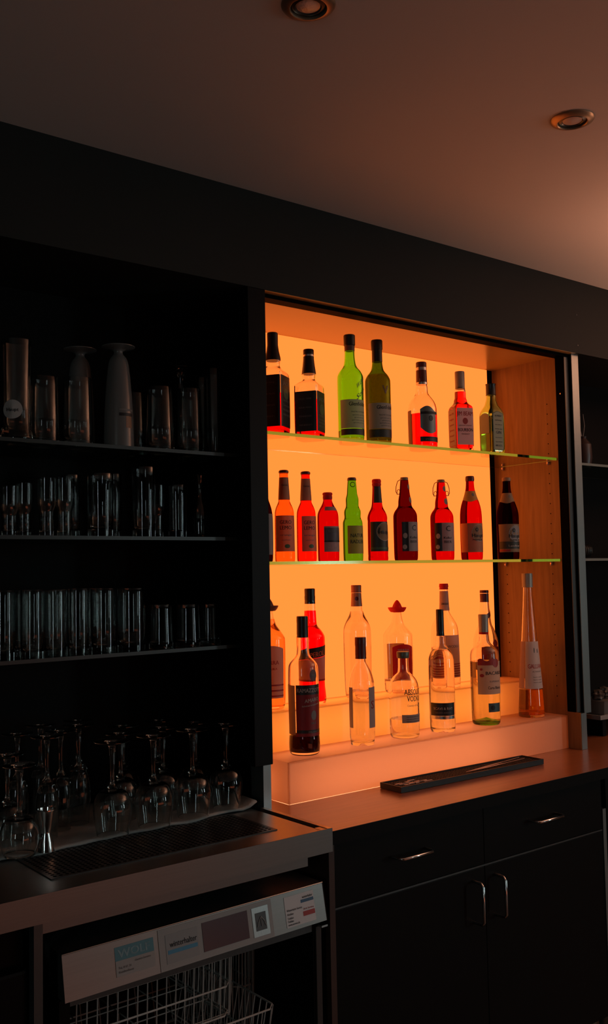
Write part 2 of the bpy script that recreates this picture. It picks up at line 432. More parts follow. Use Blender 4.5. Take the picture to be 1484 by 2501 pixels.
mb = MB().box(-0.0004, 0.0012, -0.049, -0.0005, 0.0, 0.112, m_walnut).build('filler_strip', cab)
box('soffit_strip', XL-0.002, 0.030, -0.0585, -0.0370, 1.2355, 1.2363, m_nlam, cab)
# hanging tambour door rails
box('door_rail', -1.2305, -1.1795, -0.060, -0.004, 0.117, 1.2362, m_black, cab, 0.0012)
mb = MB(); mb.box(0.0, 0.024, -0.030, -0.001, 0.112, 1.2362, m_rail)
mb.box(0.0030, 0.0235, -0.0335, -0.030, 0.112, 1.2362, m_alud)
mb.build('door_rail', cab)
mb = MB(); mb.box(0.0262, 0.0600, -0.042, -0.001, 0.108, 1.2362, m_rail); mb.box(0.0262, 0.0600, -0.0445, -0.042, 0.108, 1.2362, m_alu)
mb.build('door_rail', cab)
box('top_track', XL-0.004, 0.030, -0.036, -0.001, 1.226, 1.2362, m_rail, cab)
t = lathe('lock_stud', [(0, 0, 2), (0.003, 0, 2), (0.0025, 0.002, 2), (0, 0.0028, 2)], m_chrome, cab, 12)
t.rotation_euler = (0, R(-90), 0); t.location = (-0.0002, -0.018, 1.110)
def shelf(x0, x1, y0, y1, z, label, gm, em, th=0.008, group='glass shelves'):
    m = MB(); m.box(x0, x1, y0, y1, z-th, z, gm)
    me = m.build('glass_shelf'); me.data.materials.append(em)
    for p in me.data.polygons:
        if abs(p.normal.z) < 0.5: p.material_index = 1
    return tag(me, label, 'shelf', group)
shelf(XL+0.001, -0.001, 0.006, 0.2515, 0.908, 'upper glass shelf with green edge carrying the spirit bottles', m_sglass, m_sedge)
shelf(XL+0.001, -0.001, 0.006, 0.2515, 0.5875, 'lower glass shelf with green edge carrying the beer bottles', m_sglass, m_sedge)
for zz in (0.900, 0.5795):
    for yy in (0.0365, 0.2222):
        MB().tube([(-0.0005, yy, zz-0.006), (-0.010, yy, zz-0.006)], 0.0028, m_pin).tube([(-0.006, yy, zz-0.0125), (-0.006, yy, zz-0.0005)], 0.0032, m_pin).build('shelf_pin', cab, 40)
# stepped acrylic riser
rs = empty('bottle_riser', (0, 0, 0), 'stepped frosted acrylic riser glowing orange under the lowest bottles', 'riser')
X0 = -1.090; prof = [(0.0, 0.0), (0.0, 0.100), (0.135, 0.100), (0.135, 0.202), (0.2525, 0.202)]
def stepbox(name, y0, y1, z0, z1):
    m = MB(); m.quad((X0, y0, z0), (-0.0008, y0, z0), (-0.0008, y0, z1), (X0, y0, z1), m_acr)
    m.quad((X0, y0, z1), (-0.0008, y0, z1), (-0.0008, y1, z1), (X0, y1, z1), m_acr)
    m.quad((X0, y1, z0), (X0, y0, z0), (X0, y0, z1), (X0, y1, z1), m_acr)
    m.box(X0-0.0003, -0.0008, y0-0.0003, y0+0.0035, z1-0.0040, z1+0.0002, m_acre)
    m.box(X0-0.0003, X0+0.0032, y0-0.0003, y0+0.0030, z0, z1-0.0042, m_acre)
    if y0 < 0.05: m.box(-0.0075, -0.0010, y0-0.0004, y0+0.004, z0, z1-0.0042, m_acre)
    return m.build(name, rs)
stepbox('lower_step', 0.0, 0.2525, 0.0, 0.100)
stepbox('upper_step', 0.135, 0.2525, 0.1005, 0.202)

# ------------------------------------------------------------------ worktop and drawer cabinet
wt = MB().box(-1.199, 1.6, -0.2536, 0.30, -0.030, -0.0005, m_top).box(-1.199, 1.6, -0.2545, -0.2536, -0.030, -0.0012, m_door).build('worktop')  # front edge strip coloured dark in place of its shadow
tag(wt, 'dark brown wooden worktop reflecting the orange glow', 'worktop')
uc = empty('drawer_cabinet', (0, 0, ZF), 'black base cabinet with two drawers and two doors under the worktop', 'cabinet')
off = (0, 0, -ZF)
def part(o): o.location = (0, 0, -ZF); return o
part(box('body', -1.160, -0.172, -0.214, 0.30, -0.690, -0.0315, m_black, uc))
part(box('side_panel', -1.162, -1.1465, -0.236, 0.0, -0.780, -0.0315, P('dark_red_brown_side', (0.05, 0.022, 0.014), 0.45), uc))
part(box('plinth', -1.150, -0.18, -0.205, -0.19, ZF, -0.690, P('brown_plinth', (0.22, 0.13, 0.09), 0.45), uc))
part(box('side_trim', -0.1705, -0.1560, -0.236, -0.05, -0.790, -0.118, m_alu, uc))
part(box('edge_strip', -1.1465, -0.1715, -0.2335, -0.22, -0.1775, -0.1735, m_alud, uc))
for x0, x1, hx0, hx1 in ((-1.1465, -0.6620, -0.975, -0.868), (-0.6600, -0.1715, -0.487, -0.379)):
    d = part(box('drawer', x0, x1, -0.2335, -0.2155, -0.1720, -0.0335, m_door, uc, 0.0008))
    h = MB().tube([(hx0, -0.2340, -0.0955), (hx0+0.002, -0.262, -0.0955), (hx0+0.008, -0.268, -0.0955), (hx1-0.008, -0.268, -0.0955), (hx1-0.002, -0.262, -0.0955), (hx1, -0.2340, -0.0955)], 0.0035, m_chrome)
    ho = h.build('handle', d, 60)
for x0, x1, hx in ((-1.1465, -0.6620, -0.7060), (-0.6600, -0.1715, -0.6240)):
    d = part(box('door', x0, x1, -0.2335, -0.2155, -0.6800, -0.1785, m_door, uc, 0.0008))
    MB().tube([(hx, -0.2340, -0.205), (hx, -0.262, -0.206), (hx, -0.268, -0.213), (hx, -0.268, -0.297), (hx, -0.262, -0.304), (hx, -0.2340, -0.305)], 0.0036, m_chrome).build('handle', d, 60)
rc = empty('base_cabinet', (0, 0, ZF), 'plain black base unit at the right edge of the picture', 'cabinet')
part(box('body', -0.150, 1.6, -0.205, 0.30, ZF, -0.0315, m_black, rc)); part(box('door', -0.150, 0.45, -0.2335, -0.2055, -0.78, -0.0335, m_door, rc))

# bar mat on the worktop
mat_ = empty('bar_mat', (0, 0, 0), 'long black rubber bar mat lying on the worktop', 'bar mat')
def rot_rect(cx, cy, L, Wd, a):
    c, s_ = math.cos(a), math.sin(a)
    return lambda u, w, z: (cx+c*u*L/2-s_*w*Wd/2, cy+s_*u*L/2+c*w*Wd/2, z)
q = rot_rect(-0.533, -0.0615, 0.550, 0.080, R(-1.2))
m = MB(); k = m.m(m_rubber)
def prism(m, q, u0, u1, w0, w1, z0, z1, mt):
    pts = [q(u0, w0, z0), q(u1, w0, z0), q(u1, w1, z0), q(u0, w1, z0), q(u0, w0, z1), q(u1, w0, z1), q(u1, w1, z1), q(u0, w1, z1)]
    i = len(m.v); m.v += pts; kk = m.m(mt)
    for f in ((0, 3, 2, 1), (4, 5, 6, 7), (0, 1, 5, 4), (1, 2, 6, 5), (2, 3, 7, 6), (3, 0, 4, 7)): m.f.append([i+a for a in f]); m.mi.append(kk)
prism(m, q, -1, 1, -1, 1, 0.0003, 0.009, m_rubber)
for (u0, u1, w0, w1) in ((-1, 1, -1, -0.9), (-1, 1, 0.9, 1), (-1, -0.985, -0.9, 0.9), (0.985, 1, -0.9, 0.9)): prism(m, q, u0, u1, w0, w1, 0.009, 0.0145, m_rubber)
for i in range(95):
    for j in range(11):
        u = -0.97+i*1.94/94; w = -0.8+j*1.6/10
        prism(m, q, u-0.006, u+0.006, w-0.045, w+0.045, 0.009, 0.0120, m_rubber)
m.build('mat_body', mat_)
for dy in (-0.012, 0.012):
    pts = []
    for i in range(20):
        t = i/19; pts.append(q(-0.05+t*0.95, -0.35+0.75*t**1.5+(dy*30 if 1 else 0)*t*(1-0.3*t), 0.0138+0.001*math.sin(3*t)))
    m = MB(); kk = m.m(m_straw)
    for i in range(19):
        a, b = Vector(pts[i]), Vector(pts[i+1]); wd = 0.0010+0.0026*math.sin(math.pi*min(1, i/12))
        m.quad(tuple(a+Vector((0, -wd, 0))), tuple(b+Vector((0, -wd, 0))), tuple(b+Vector((0, wd, 0.0003))), tuple(a+Vector((0, wd, 0.0003))), m_straw)
    o = m.build('printed_swoosh', mat_, 180)
m = MB()
for i in range(16):
    u = -0.90+random.random()*0.32; w = -0.55+random.random()*0.9; dl = 0.02+random.random()*0.035; dw = 0.1+random.random()*0.2
    prism(m, q, u-dl, u+dl, w-dw*0.35, w+dw*0.35, 0.0119, 0.0132, m_straw)
m.build('printed_emblem', mat_)

# ------------------------------------------------------------------ left glass cabinet
lc = empty('glassware_cabinet', (0, 0, 0), 'dark open wall cabinet holding the glassware shelves', 'cabinet')
box('side_panel', -1.2040, -1.2005, -0.003, 0.30, 0.030, 1.236, m_black, lc)
box('rear_panel', -3.4, -1.2045, 0.262, 0.30, -0.02, 1.236, m_carcass, lc)
box('side_panel', -3.44, -3.40, -0.003, 0.30, -0.02, 1.236, m_black, lc)
for z, lb in ((0.8455, 'highest dark glass shelf with the tall beer glasses'), (0.646, 'middle dark glass shelf with the flared tumblers'), (0.3935, 'lowest dark glass shelf with straight and short tumblers')):
    shelf(-3.38, -1.2060, 0.004, 0.2600, z, lb, m_dglass, m_dedge, 0.008, 'shelves of the dark glass cabinet')

# generic drinking glasses ------------------------------------------------
def glass(kind, x, y, z, outer, label, group, t=0.0022, base=0.008, gm=None, seg=28, cat='glass', flip=False, rz=0):
    """outer: (h, r) metres from base to rim; flip stands it on its rim"""
    H = outer[-1][0]
    pr = chaikin([(r, h, 2.0) for h, r in outer], 1)
    inn = [(max(r-t, 0.001), h, n) for r, h, n in pr if h > base]
    path = [(0, 0.0015, 2)]+[(pr[0][0]*0.8, 0, 2)]+pr+inn[::-1]+[(inn[0][0]*0.8, base, 2), (0, base, 2)]
    if flip: path = [(r, H-h, n) for r, h, n in path][::-1]
    o = lathe(kind, path, gm or g_tumbler, None, seg, 50); o.location = (x, y, z)
    return tag(o, label, cat, group)
A_, B_, C_ = 0.8455, 0.646, 0.3935
gA, gB, gC = 'tall glasses on the highest dark shelf', 'tumblers on the middle dark shelf', 'tumblers on the lowest dark shelf'
def stem_beer(H, r, w=1.0):  # footed beer glass
    return [(0, r), (0.003, r), (0.007, 0.012), (0.016, 0.009), (0.028, 0.020), (0.05, 0.0245), (H*0.6, 0.031*w), (H, 0.033*w)]
def straight(H, r, k=0.85): return [(0, r*k), (0.004, r*k), (H*0.5, r*(k+1)/2), (H-0.002, r), (H, r*0.985)]
g1 = glass('beer_glass', -1.748, 0.05, A_, [(0, 0.0300), (0.01, 0.031), (0.10, 0.0250), (0.19, 0.0305), (0.213, 0.0317)][::-1] and [(0, 0.033), (0.004, 0.034), (0.02, 0.031), (0.09, 0.0285), (0.19, 0.0305), (0.212, 0.031)], 'tallest beer glass with a round pale badge, top left', gA, base=0.02)
bd = MB(); n = 24
for dz, rr, mm in ((0, 0.020, m_badge),):
    vv = []
    for j in range(n):
        t = 2*math.pi*j/n; u = rr*math.cos(t); w = rr*math.sin(t); aa = R(-38)+u/0.030
        vv.append((0.0322*math.sin(aa), -0.0322*math.cos(aa), 0.062+w))
    c = (0.0322*math.sin(R(-38)), -0.0322*math.cos(R(-38)), 0.062)
    for j in range(n): bd.poly([c, vv[j], vv[(j+1) % n]], mm)
bo = bd.build('round_badge', g1)
vv, ff = glyphs('Haupt', 0.010)
me = bpy.data.meshes.new('lettering'); me.from_pydata([(0.0328*math.sin(R(-38)+x/0.031), -0.0328*math.cos(R(-38)+x/0.031), 0.058+y) for x, y in vv], [], ff); me.materials.append(i_black)
link(me, 'lettering', bo)
glass('beer_glass', -1.683, 0.060, A_, straight(0.143, 0.0285, 1.1), 'first squat straight glass right of the badge glass', gA)
glass('beer_glass', -1.611, 0.050, A_, straight(0.147, 0.0300, 1.1), 'squat straight glass just left of the white footed glasses', gA)
for k, (x, y, H, lb) in enumerate(((-1.514, 0.045, 0.229, 'front white frosted footed glass turned upside down'), (-1.568, 0.128, 0.232, 'white frosted footed glass behind the front one, upside down'))):
    e = glass('frosted_beer_glass', x, y, A_, stem_beer(H, 0.0375, 1.02), lb, 'frosted white footed glasses', gm=m_frost, flip=True, base=0.03)
    if k == 0:
        for nm, hh, ww, mt_, a_ in (('printed_band', 0.080, 0.004, i_grey, 8), ('printed_band', 0.068, 0.007, i_black, 8), ('printed_crest', 0.042, 0.026, P('orange_print', (0.30, 0.14, 0.07), 0.5), 16)):
            v = []; f = []; n = 10; sp = 34 if nm == 'printed_band' else 14
            for i in range(n+1):
                a = R(a_-sp+2*sp*i/n)
                for z_ in (hh, hh+ww):
                    rr = 0.0337-0.0337*0.0-(z_/H)*0.008+0.0010; v.append((rr*math.sin(a), -rr*math.cos(a), z_))
            for i in range(n): f.append((2*i, 2*i+2, 2*i+3, 2*i+1))
            me = bpy.data.meshes.new(nm); me.from_pydata(v, [], f); me.materials.append(mt_); link(me, nm, e)
glass('beer_glass', -1.445, 0.105, A_, straight(0.138, 0.0267, 1.1), 'glass half hidden right of the white footed glasses', gA)
glass('beer_glass', -1.409, 0.045, A_, straight(0.147, 0.0285, 1.15), 'second clear straight glass from the cabinet post, top shelf', gA)
glass('beer_glass', -1.331, 0.045, A_, straight(0.150, 0.0300, 1.1), 'clear straight glass right of its twin, top shelf', gA)
glass('goblet', -1.290, 0.150, A_, [(0, 0.036), (0.003, 0.036), (0.006, 0.006), (0.075, 0.005), (0.09, 0.02), (0.13, 0.034), (0.225, 0.030)], 'faint stemmed goblet at the back of the top shelf', gA, flip=True, base=0.08)
glass('tall_glass', -1.255, 0.055, A_, straight(0.209, 0.0210, 0.95), 'tall narrow glass beside the cabinet post, top shelf', gA)
glass('tall_glass', -1.232, 0.145, A_, straight(0.205, 0.0210, 0.95), 'tall narrow glass deep in the corner, top shelf', gA)
def flare(H, r): return [(0, r*0.72), (0.004, r*0.74), (H*0.40, r*0.72), (H*0.46, r*0.78), (H*0.55, r*0.98), (H, r*1.02)]
for i, (x, y, H, r, ty, lb) in enumerate(((-1.761, 0.060, 0.104, 0.020, 'f', 'flared glass at the left edge, middle shelf'), (-1.722, 0.075, 0.113, 0.0195, 'f', 'second flared glass from the left, middle shelf'),
        (-1.683, 0.050, 0.124, 0.0205, 'f', 'third flared glass from the left, brightest, middle shelf'), (-1.640, 0.055, 0.126, 0.0215, 'f', 'fourth flared glass from the left, middle shelf'),
        (-1.600, 0.110, 0.140, 0.020, 's', 'straight glass behind the gap, middle shelf'), (-1.558, 0.050, 0.139, 0.0290, 's', 'wide straight glass in the centre, middle shelf'),
        (-1.500, 0.105, 0.146, 0.0200, 's', 'narrow glass left of the tallest tumbler, middle shelf'), (-1.450, 0.050, 0.159, 0.0275, 's', 'tallest tumbler with bright edges, middle shelf'),
        (-1.395, 0.090, 0.124, 0.0205, 'f', 'small flared glass right of the tallest tumbler'), (-1.351, 0.070, 0.124, 0.0225, 's', 'last tumbler before the carafe, middle shelf'))):
    glass('tumbler', x, y, B_, flare(H, r) if ty == 'f' else straight(H, r, 0.95), lb, gB, base=0.010 if ty == 'f' else 0.016)
glass('carafe', -1.270, 0.10, B_, [(0, 0.021), (0.004, 0.023), (0.03, 0.024), (0.075, 0.022), (0.10, 0.010), (0.13, 0.008), (0.15, 0.014), (0.156, 0.015)], 'small dark carafe near the post, middle shelf', gB, cat='carafe')
for i, (x, H, r, y, lb) in enumerate(((-1.770, 0.140, 0.025, 0.07, 'tall tumbler at the left edge, lowest shelf'), (-1.715, 0.140, 0.024, 0.05, 'second tall tumbler from the left, lowest shelf'), (-1.664, 0.138, 0.024, 0.05, 'third tall tumbler from the left, lowest shelf'),
        (-1.612, 0.140, 0.0235, 0.05, 'fourth tall tumbler from the left, lowest shelf'), (-1.552, 0.139, 0.0270, 0.05, 'fifth tall tumbler from the left, lowest shelf'), (-1.484, 0.138, 0.0320, 0.05, 'widest and brightest tall tumbler, lowest shelf'))):
    glass('tall_tumbler', x, y, C_, straight(H, r, 0.97), lb, gC, base=0.012)
for i, (x, y, r, lb) in enumerate(((-1.700, 0.13, 0.024, 'tall tumbler in the rear row at the far left'), (-1.62, 0.135, 0.024, 'tall tumbler in the middle of the rear row'), (-1.53, 0.14, 0.026, 'rightmost tall tumbler in the rear row'))):
    glass('tall_tumbler', x, y, C_, straight(0.139, r, 0.97), lb+', lowest shelf', gC, base=0.012)
for x, y, H, r, lb in ((-1.409, 0.05, 0.099, 0.0285, 'first short tumbler from the left, lowest shelf'), (-1.338, 0.05, 0.097, 0.0300, 'second short tumbler, with bright right edge, lowest shelf'), (-1.272, 0.06, 0.095, 0.0270, 'third short tumbler from the left, lowest shelf'), (-1.231, 0.115, 0.093, 0.0220, 'short tumbler next to the cabinet post, lowest shelf')):
    glass('short_tumbler', x, y, C_, [(0, r*0.98), (0.003, r), (H*0.5, r*0.93), (H-0.002, r*0.88), (H, r*0.86)], lb, gC, base=0.010)

# ------------------------------------------------------------------ stainless counter
sc = empty('steel_counter', (0, 0, 0), 'stainless steel counter top with raised rim and drip area', 'counter')
x0, x1, yf = -2.4, -1.2025, -0.298
m = MB()
m.box(x0, x1-0.027, yf, 0.26, 0.004, 0.0205, m_steel)
m.box(x1-0.011, x1, yf, -0.055, 0.004, 0.0222, m_steel)
m.box(x1-0.027, x1-0.011, yf, yf+0.026, 0.004, 0.0210, m_steel)
m.box(x1-0.027, x1-0.011, yf+0.026, 0.05, 0.004, 0.0055, m_holeblk)  # groove floor coloured black to stand for the shadow in it
m.build('counter_top', sc)
m = MB(); m.box(x0, x1, yf-0.0020, yf-0.0002, -0.0265, 0.0222, m_steelf)
m.box(x0, x1, yf-0.0002, yf+0.03, -0.0265, -0.0245, m_steelf)
m.build('front_lip', sc)
box('apron', -1.8300, -1.2480, -0.272, -0.262, -0.0540, -0.026, m_steelf, sc)
box('bearer', -2.4, -1.2480, -0.262, 0.24, -0.034, -0.0045, m_black, sc)
box('support_leg', -1.8460, -1.8300, -0.275, -0.255, -0.79, -0.028, m_alud, sc)
# perforated drip grid
dg = MB(); gx0, gx1, gy0, gy1 = -1.790, -1.302, -0.226, -0.058
dg.box(gx0, gx1, gy0, gy1, 0.0083, 0.0090, m_holeblk)
nx, ny = 42, 15; cx_, cy_ = (gx1-gx0)/nx, (gy1-gy0)/ny; zt = 0.0098
k = dg.m(m_perf)
for i in range(nx):
    for j in range(ny):
        a = gx0+i*cx_; b = gy0+j*cy_; c = (a+cx_/2, b+cy_/2)
        base = len(dg.v)
        dg.v += [(a, b, zt), (a+cx_, b, zt), (a+cx_, b+cy_, zt), (a, b+cy_, zt)]
        for t in range(8):
            an = math.pi*(t/4+1/8)-math.pi*3/4-math.pi/8; rr = cx_*0.33
            dg.v.append((c[0]+rr*math.cos(an), c[1]+rr*math.sin(an), zt))
        b4 = base+4
        for s_ in range(4):
            A = base+s_; B = base+(s_+1) % 4; p0 = b4+(2*s_) % 8; p1 = b4+(2*s_+1) % 8; p2 = b4+(2*s_+2) % 8
            dg.f += [[A, p1, p0], [A, B, p1], [B, p2, p1]]; dg.mi += [k, k, k]
for (a, b, c, d) in ((gx0-0.006, gx1+0.006, gy0-0.006, gy0), (gx0-0.006, gx1+0.006, gy1, gy1+0.004), (gx0-0.006, gx0, gy0, gy1), (gx1, gx1+0.006, gy0, gy1)):
    dg.box(a, b, c, d, 0.0081, 0.0101, m_perf)
dgo = dg.build('drip_grid'); dgo.location.z = 0.0125
tag(dgo, 'dark perforated drip grid set into the steel counter', 'drip grid')
# folded cloth under the stemware
v = []; f = []; nx, ny = 60, 22
def tz(u, w, X, Y):
    z = 0.0150+0.0012*math.sin(X*37)+0.0010*math.sin(X*71+Y*40)
    return z+0.020*max(0, (X+1.262)/0.05)**1.5
for i in range(nx+1):
    X = -2.35+(2.35-1.222)*i/nx
    yfr = -0.052-0.0*X + 0.10*max(-0.6, min(0, (X+1.25)*0.32)) + 0.004*math.sin(X*23)+0.003*math.sin(X*51)
    for j in range(ny+1):
        w = j/ny; Y = yfr+(0.235-yfr)*w
        v.append((X, Y, tz(0, w, X, Y)))
for i in range(nx):
    for j in range(ny): k = i*(ny+1)+j; f.append((k, k+ny+1, k+ny+2, k+1))
me = bpy.data.meshes.new('cloth'); me.from_pydata(v, [], f); me.materials.append(m_towel); me.update()
tw = link(me, 'bar_towel', None, 180); md = tw.modifiers.new('s', 'SOLIDIFY'); md.thickness = 0.0045; md.offset = -1
tw.location.z = 0.0125
tag(tw, 'white cloth spread under the upside down stemware', 'towel')

# stemware, upside down on the cloth
def wine_path(H, rf, rb, flute=False):
    if flute:
        o = [(0, rf-0.0022), (0.0006, rf-0.0006), (0.0018, rf), (0.0030, rf-0.0006), (0.0034, rf-0.0024), (0.0032, rf*0.6), (0.0055, 0.010), (0.012, 0.0046), (0.080, 0.0036), (0.090, 0.008), (0.105, 0.019), (0.140, rb), (H, rb*0.82)]
    else:
        o = [(0, rf-0.0022), (0.0006, rf-0.0006), (0.0018, rf), (0.0030, rf-0.0006), (0.0034, rf-0.0024), (0.0030, rf*0.6), (0.0060, 0.011), (0.015, 0.0058), (0.075, 0.0038), (0.090, 0.0045), (0.0975, 0.014), (0.105, rb*0.74), (0.125, rb*0.97), (0.145, rb), (H, rb*0.80)]
    return o
def stem(kind, x, y, H, rf, rb, label, flute=False, grp=None):
    H -= 0.009
    e = empty(kind, (x, y, 0.0297), label, 'glass', grp)
    o = wine_path(H, rf, rb, flute); pr = chaikin([(r, h, 2.0) for h, r in o], 1)
    cut = 0.096
    foot = [p for p in pr if p[1] <= cut]; bowl = [p for p in pr if p[1] > cut]
    t = 0.0011
    # foot and stem as one solid, bowl as thin shell
    fp = [(0, 0, 2)]+foot+[(0, cut+0.001, 2)]
    lathe('stem_and_foot', [(r, H-h, n) for r, h, n in fp][::-1], g_tumbler, e, 28, 50)
    inn = [(max(r-t, 0.0006), h+0.0003, n) for r, h, n in bowl[1:]]
    bp = [(0, cut+0.0012, 2)]+bowl+inn[::-1]+[(0, inn[0][1]+0.0004, 2)]
    lathe('bowl', [(r, H-h, n) for r, h, n in bp][::-1], g_tumbler, e, 32, 60)
gw, gf = 'upside down wine glasses on the cloth', 'upside down flutes on the cloth'
for (x, y, H, rf, rb, lb) in ((-1.588, -0.059, 0.200, 0.0378, 0.0404, 'front row wine glass left of the other three large ones'), (-1.490, -0.056, 0.200, 0.0372, 0.0415, 'front row wine glass, second from the left'),
        (-1.384, -0.040, 0.199, 0.0372, 0.0420, 'front row wine glass, second from the right'), (-1.285, -0.022, 0.198, 0.0365, 0.0391, 'front row wine glass nearest the cabinet post'),
        (-1.515, 0.045, 0.196, 0.0372, 0.0400, 'second row wine glass between the two left front ones'), (-1.400, 0.062, 0.194, 0.0360, 0.0410, 'second row wine glass behind the middle of the front row'), (-1.300, 0.085, 0.192, 0.0360, 0.0400, 'second row wine glass at the right, nearly in the dark'),
        (-1.455, 0.150, 0.194, 0.0360, 0.0400, 'wine glass in the third row at the left'), (-1.352, 0.165, 0.194, 0.0360, 0.0400, 'wine glass in the third row at the right'),
        (-1.790, -0.070, 0.180, 0.0330, 0.0380, 'wine glass at the left edge of the picture, in front'), (-1.775, 0.030, 0.185, 0.0330, 0.0350, 'wine glass at the left edge of the picture, behind')):
    stem('wine_glass', x, y, H, rf, rb, lb, False, gw)
for (x, y, H, rf, rb, lb) in ((-1.700, 0.010, 0.215, 0.0330, 0.0250, 'champagne flute directly behind the jigger'), (-1.650, 0.055, 0.215, 0.0330, 0.0250, 'champagne flute right of the one behind the jigger'),
        (-1.600, 0.075, 0.220, 0.0340, 0.0260, 'champagne flute left of the wine glasses'), (-1.725, 0.105, 0.212, 0.0330, 0.0250, 'champagne flute in the rear, leftmost'), (-1.655, 0.150, 0.218, 0.0330, 0.0250, 'champagne flute in the rear, second'), (-1.560, 0.165, 0.216, 0.0330, 0.0250, 'champagne flute in the rear, nearest the wine glasses')):
    stem('champagne_flute', x, y, H, rf, rb, lb, True, gf)
# jigger
jg = lathe('jigger', [(0, 0.034, 2), (0.0158, 0.0, 2), (0.0165, 0.0002, 2), (0.0145, 0.018, 2), (0.0095, 0.0345, 2), (0.0092, 0.0365, 2), (0.0130, 0.052, 2), (0.0172, 0.078, 2), (0.0190, 0.0785, 2), (0.0190, 0.0800, 2), (0.0165, 0.0800, 2), (0.0120, 0.056, 2), (0, 0.040, 2)], m_chrome, None, 32, 30)
jg.location = (-1.741, -0.080, 0.0297); tag(jg, 'polished double ended bar jigger standing on the cloth', 'jigger')

# ------------------------------------------------------------------ glass washer under the steel counter
gwm = empty('glass_washer', (0, 0, ZF), 'stainless under-counter glass washer with racks showing', 'glass washer')
def hp(u, w, o=0.0):  # point on the slanted hood: u along 0..1, w down 0..1
    x = -1.785+0.592*u; y = -0.2500-0.0147*w-o; z = (-0.1072+0.004*u)*(1-w)+(-0.1850+0.0068*u)*w+o*0.2
    return Vector((x, y, z-ZF))
m = MB()
m.quad(tuple(hp(0, 1)), tuple(hp(1, 1)), tuple(hp(1, 0)), tuple(hp(0, 0)), m_steelf)
a, b, c, d = hp(0, 0), hp(1, 0), hp(1, 1), hp(0, 1); dv = Vector((0, 0.30, 0))
m.quad(tuple(a), tuple(b), tuple(b+dv), tuple(a+dv), m_steel)
m.quad(tuple(b), tuple(c), tuple(c+dv), tuple(b+dv), m_steelf); m.quad(tuple(d), tuple(a), tuple(a+dv), tuple(d+dv), m_steelf)
m.quad(tuple(c), tuple(d), tuple(d+dv), tuple(c+dv), m_black)
for p, q_ in ((a, b), (b, c)): m.tube([tuple(p), tuple(q_)], 0.0011, m_chrome, 6)
m.build('control_hood', gwm)
def on_hood(name, u0, u1, w0, w1, mt, o, parent=gwm, bev=None):
    m = MB(); P0, P1, P2, P3 = hp(u0, w1, o), hp(u1, w1, o), hp(u1, w0, o), hp(u0, w0, o)
    B0, B1, B2, B3 = hp(u0, w1, 0), hp(u1, w1, 0), hp(u1, w0, 0), hp(u0, w0, 0)
    m.quad(tuple(P0), tuple(P1), tuple(P2), tuple(P3), mt)
    for A, B, C2, D in ((P0, P3, B3, B0), (P1, P0, B0, B1), (P2, P1, B1, B2), (P3, P2, B2, B3)): m.quad(tuple(A), tuple(B), tuple(C2), tuple(D), mt)
    return m.build(name, parent)
HU = Vector((0.592, 0, 0.004)).normalized(); HV = (hp(0.5, 0)-hp(0.5, 1)).normalized()
def hood_text(txt, u, w, size, mt, parent, width=None, align='LEFT', o=0.0020):
    return flat_text('lettering', txt, hp(u, w, o), HU, HV, size, mt, parent, width, align)
m_panelgrey = P('control_panel_grey', (0.30, 0.30, 0.29), 0.4)
cp = on_hood('control_panel', 0.322, 0.766, 0.05, 0.99, m_panelgrey, 0.0010)
lf = on_hood('maker_plate', 0.346, 0.466, 0.20, 0.86, P('plate_grey', (0.26, 0.27, 0.27), 0.4), 0.0016, cp)
hood_text('winterhalter', 0.360, 0.50, 0.0150, i_black, lf, 0.060); on_hood('blue_line', 0.352, 0.462, 0.56, 0.65, i_blue, 0.0019, lf)
on_hood('display', 0.484, 0.664, 0.16, 0.84, m_display, 0.0018, cp)
bt = on_hood('start_button', 0.682, 0.750, 0.16, 0.88, m_alu, 0.0018, cp); on_hood('button_face', 0.694, 0.738, 0.30, 0.74, m_dkbtn, 0.0024, bt)
m = MB()
for dx in (-0.010, 0, 0.010):
    m.tube([tuple(hp(0.7165, 0.40, 0.0030)+HU*0), tuple(hp(0.7165, 0.52, 0.0030)+HU*dx*0.7), tuple(hp(0.7165, 0.64, 0.003)+HU*dx)], 0.0011, m_white, 5)
m.build('spray_symbol', bt)
ws = on_hood('blue_sticker', 0.170, 0.305, 0.16, 0.62, P('teal_sticker', (0.06, 0.22, 0.27), 0.4), 0.0005)
hood_text('WOLF', 0.180, 0.40, 0.0200, P('pale_blue_ink', (0.32, 0.50, 0.55), 0.5), ws, 0.066, o=0.0010); on_hood('white_strip', 0.170, 0.305, 0.46, 0.80, P('sticker_white', (0.32, 0.31, 0.30), 0.5), 0.0009, ws)
for w, tx in ((0.56, 'Gastro Service'), (0.64, 'Tel. 0 61 31'), (0.73, 'Kundendienst')): hood_text(tx, 0.178 if w > 0.6 else 0.235, w, 0.0055, i_grey, ws, o=0.0014)
st = on_hood('service_sticker', 0.822, 0.952, 0.12, 0.90, P('sticker_grey_white', (0.58, 0.61, 0.63), 0.45), 0.0007)
hood_text('winterhalter', 0.900, 0.26, 0.0070, i_black, st, 0.028, o=0.0012); on_hood('blue_bar', 0.893, 0.950, 0.29, 0.37, P('dark_blue_ink', (0.03, 0.10, 0.20), 0.5), 0.0011, st)
on_hood('red_bar', 0.898, 0.950, 0.60, 0.72, i_red, 0.0011, st)
for w, tx, wd in ((0.50, 'Winterhalter Service', 0.040), (0.60, 'Hotline', 0.016), (0.70, 'Telefon', 0.015), (0.78, 'Telefax', 0.015), (0.86, 'www.service.de', 0.030)): hood_text(tx, 0.828, w, 0.0062, i_black, st, wd, o=0.0012)
hood_text('24 h Service', 0.900, 0.56, 0.0050, i_red, st, 0.028, o=0.0012)
def gp(o): o.location = (0, 0, -ZF); return o
m = MB()
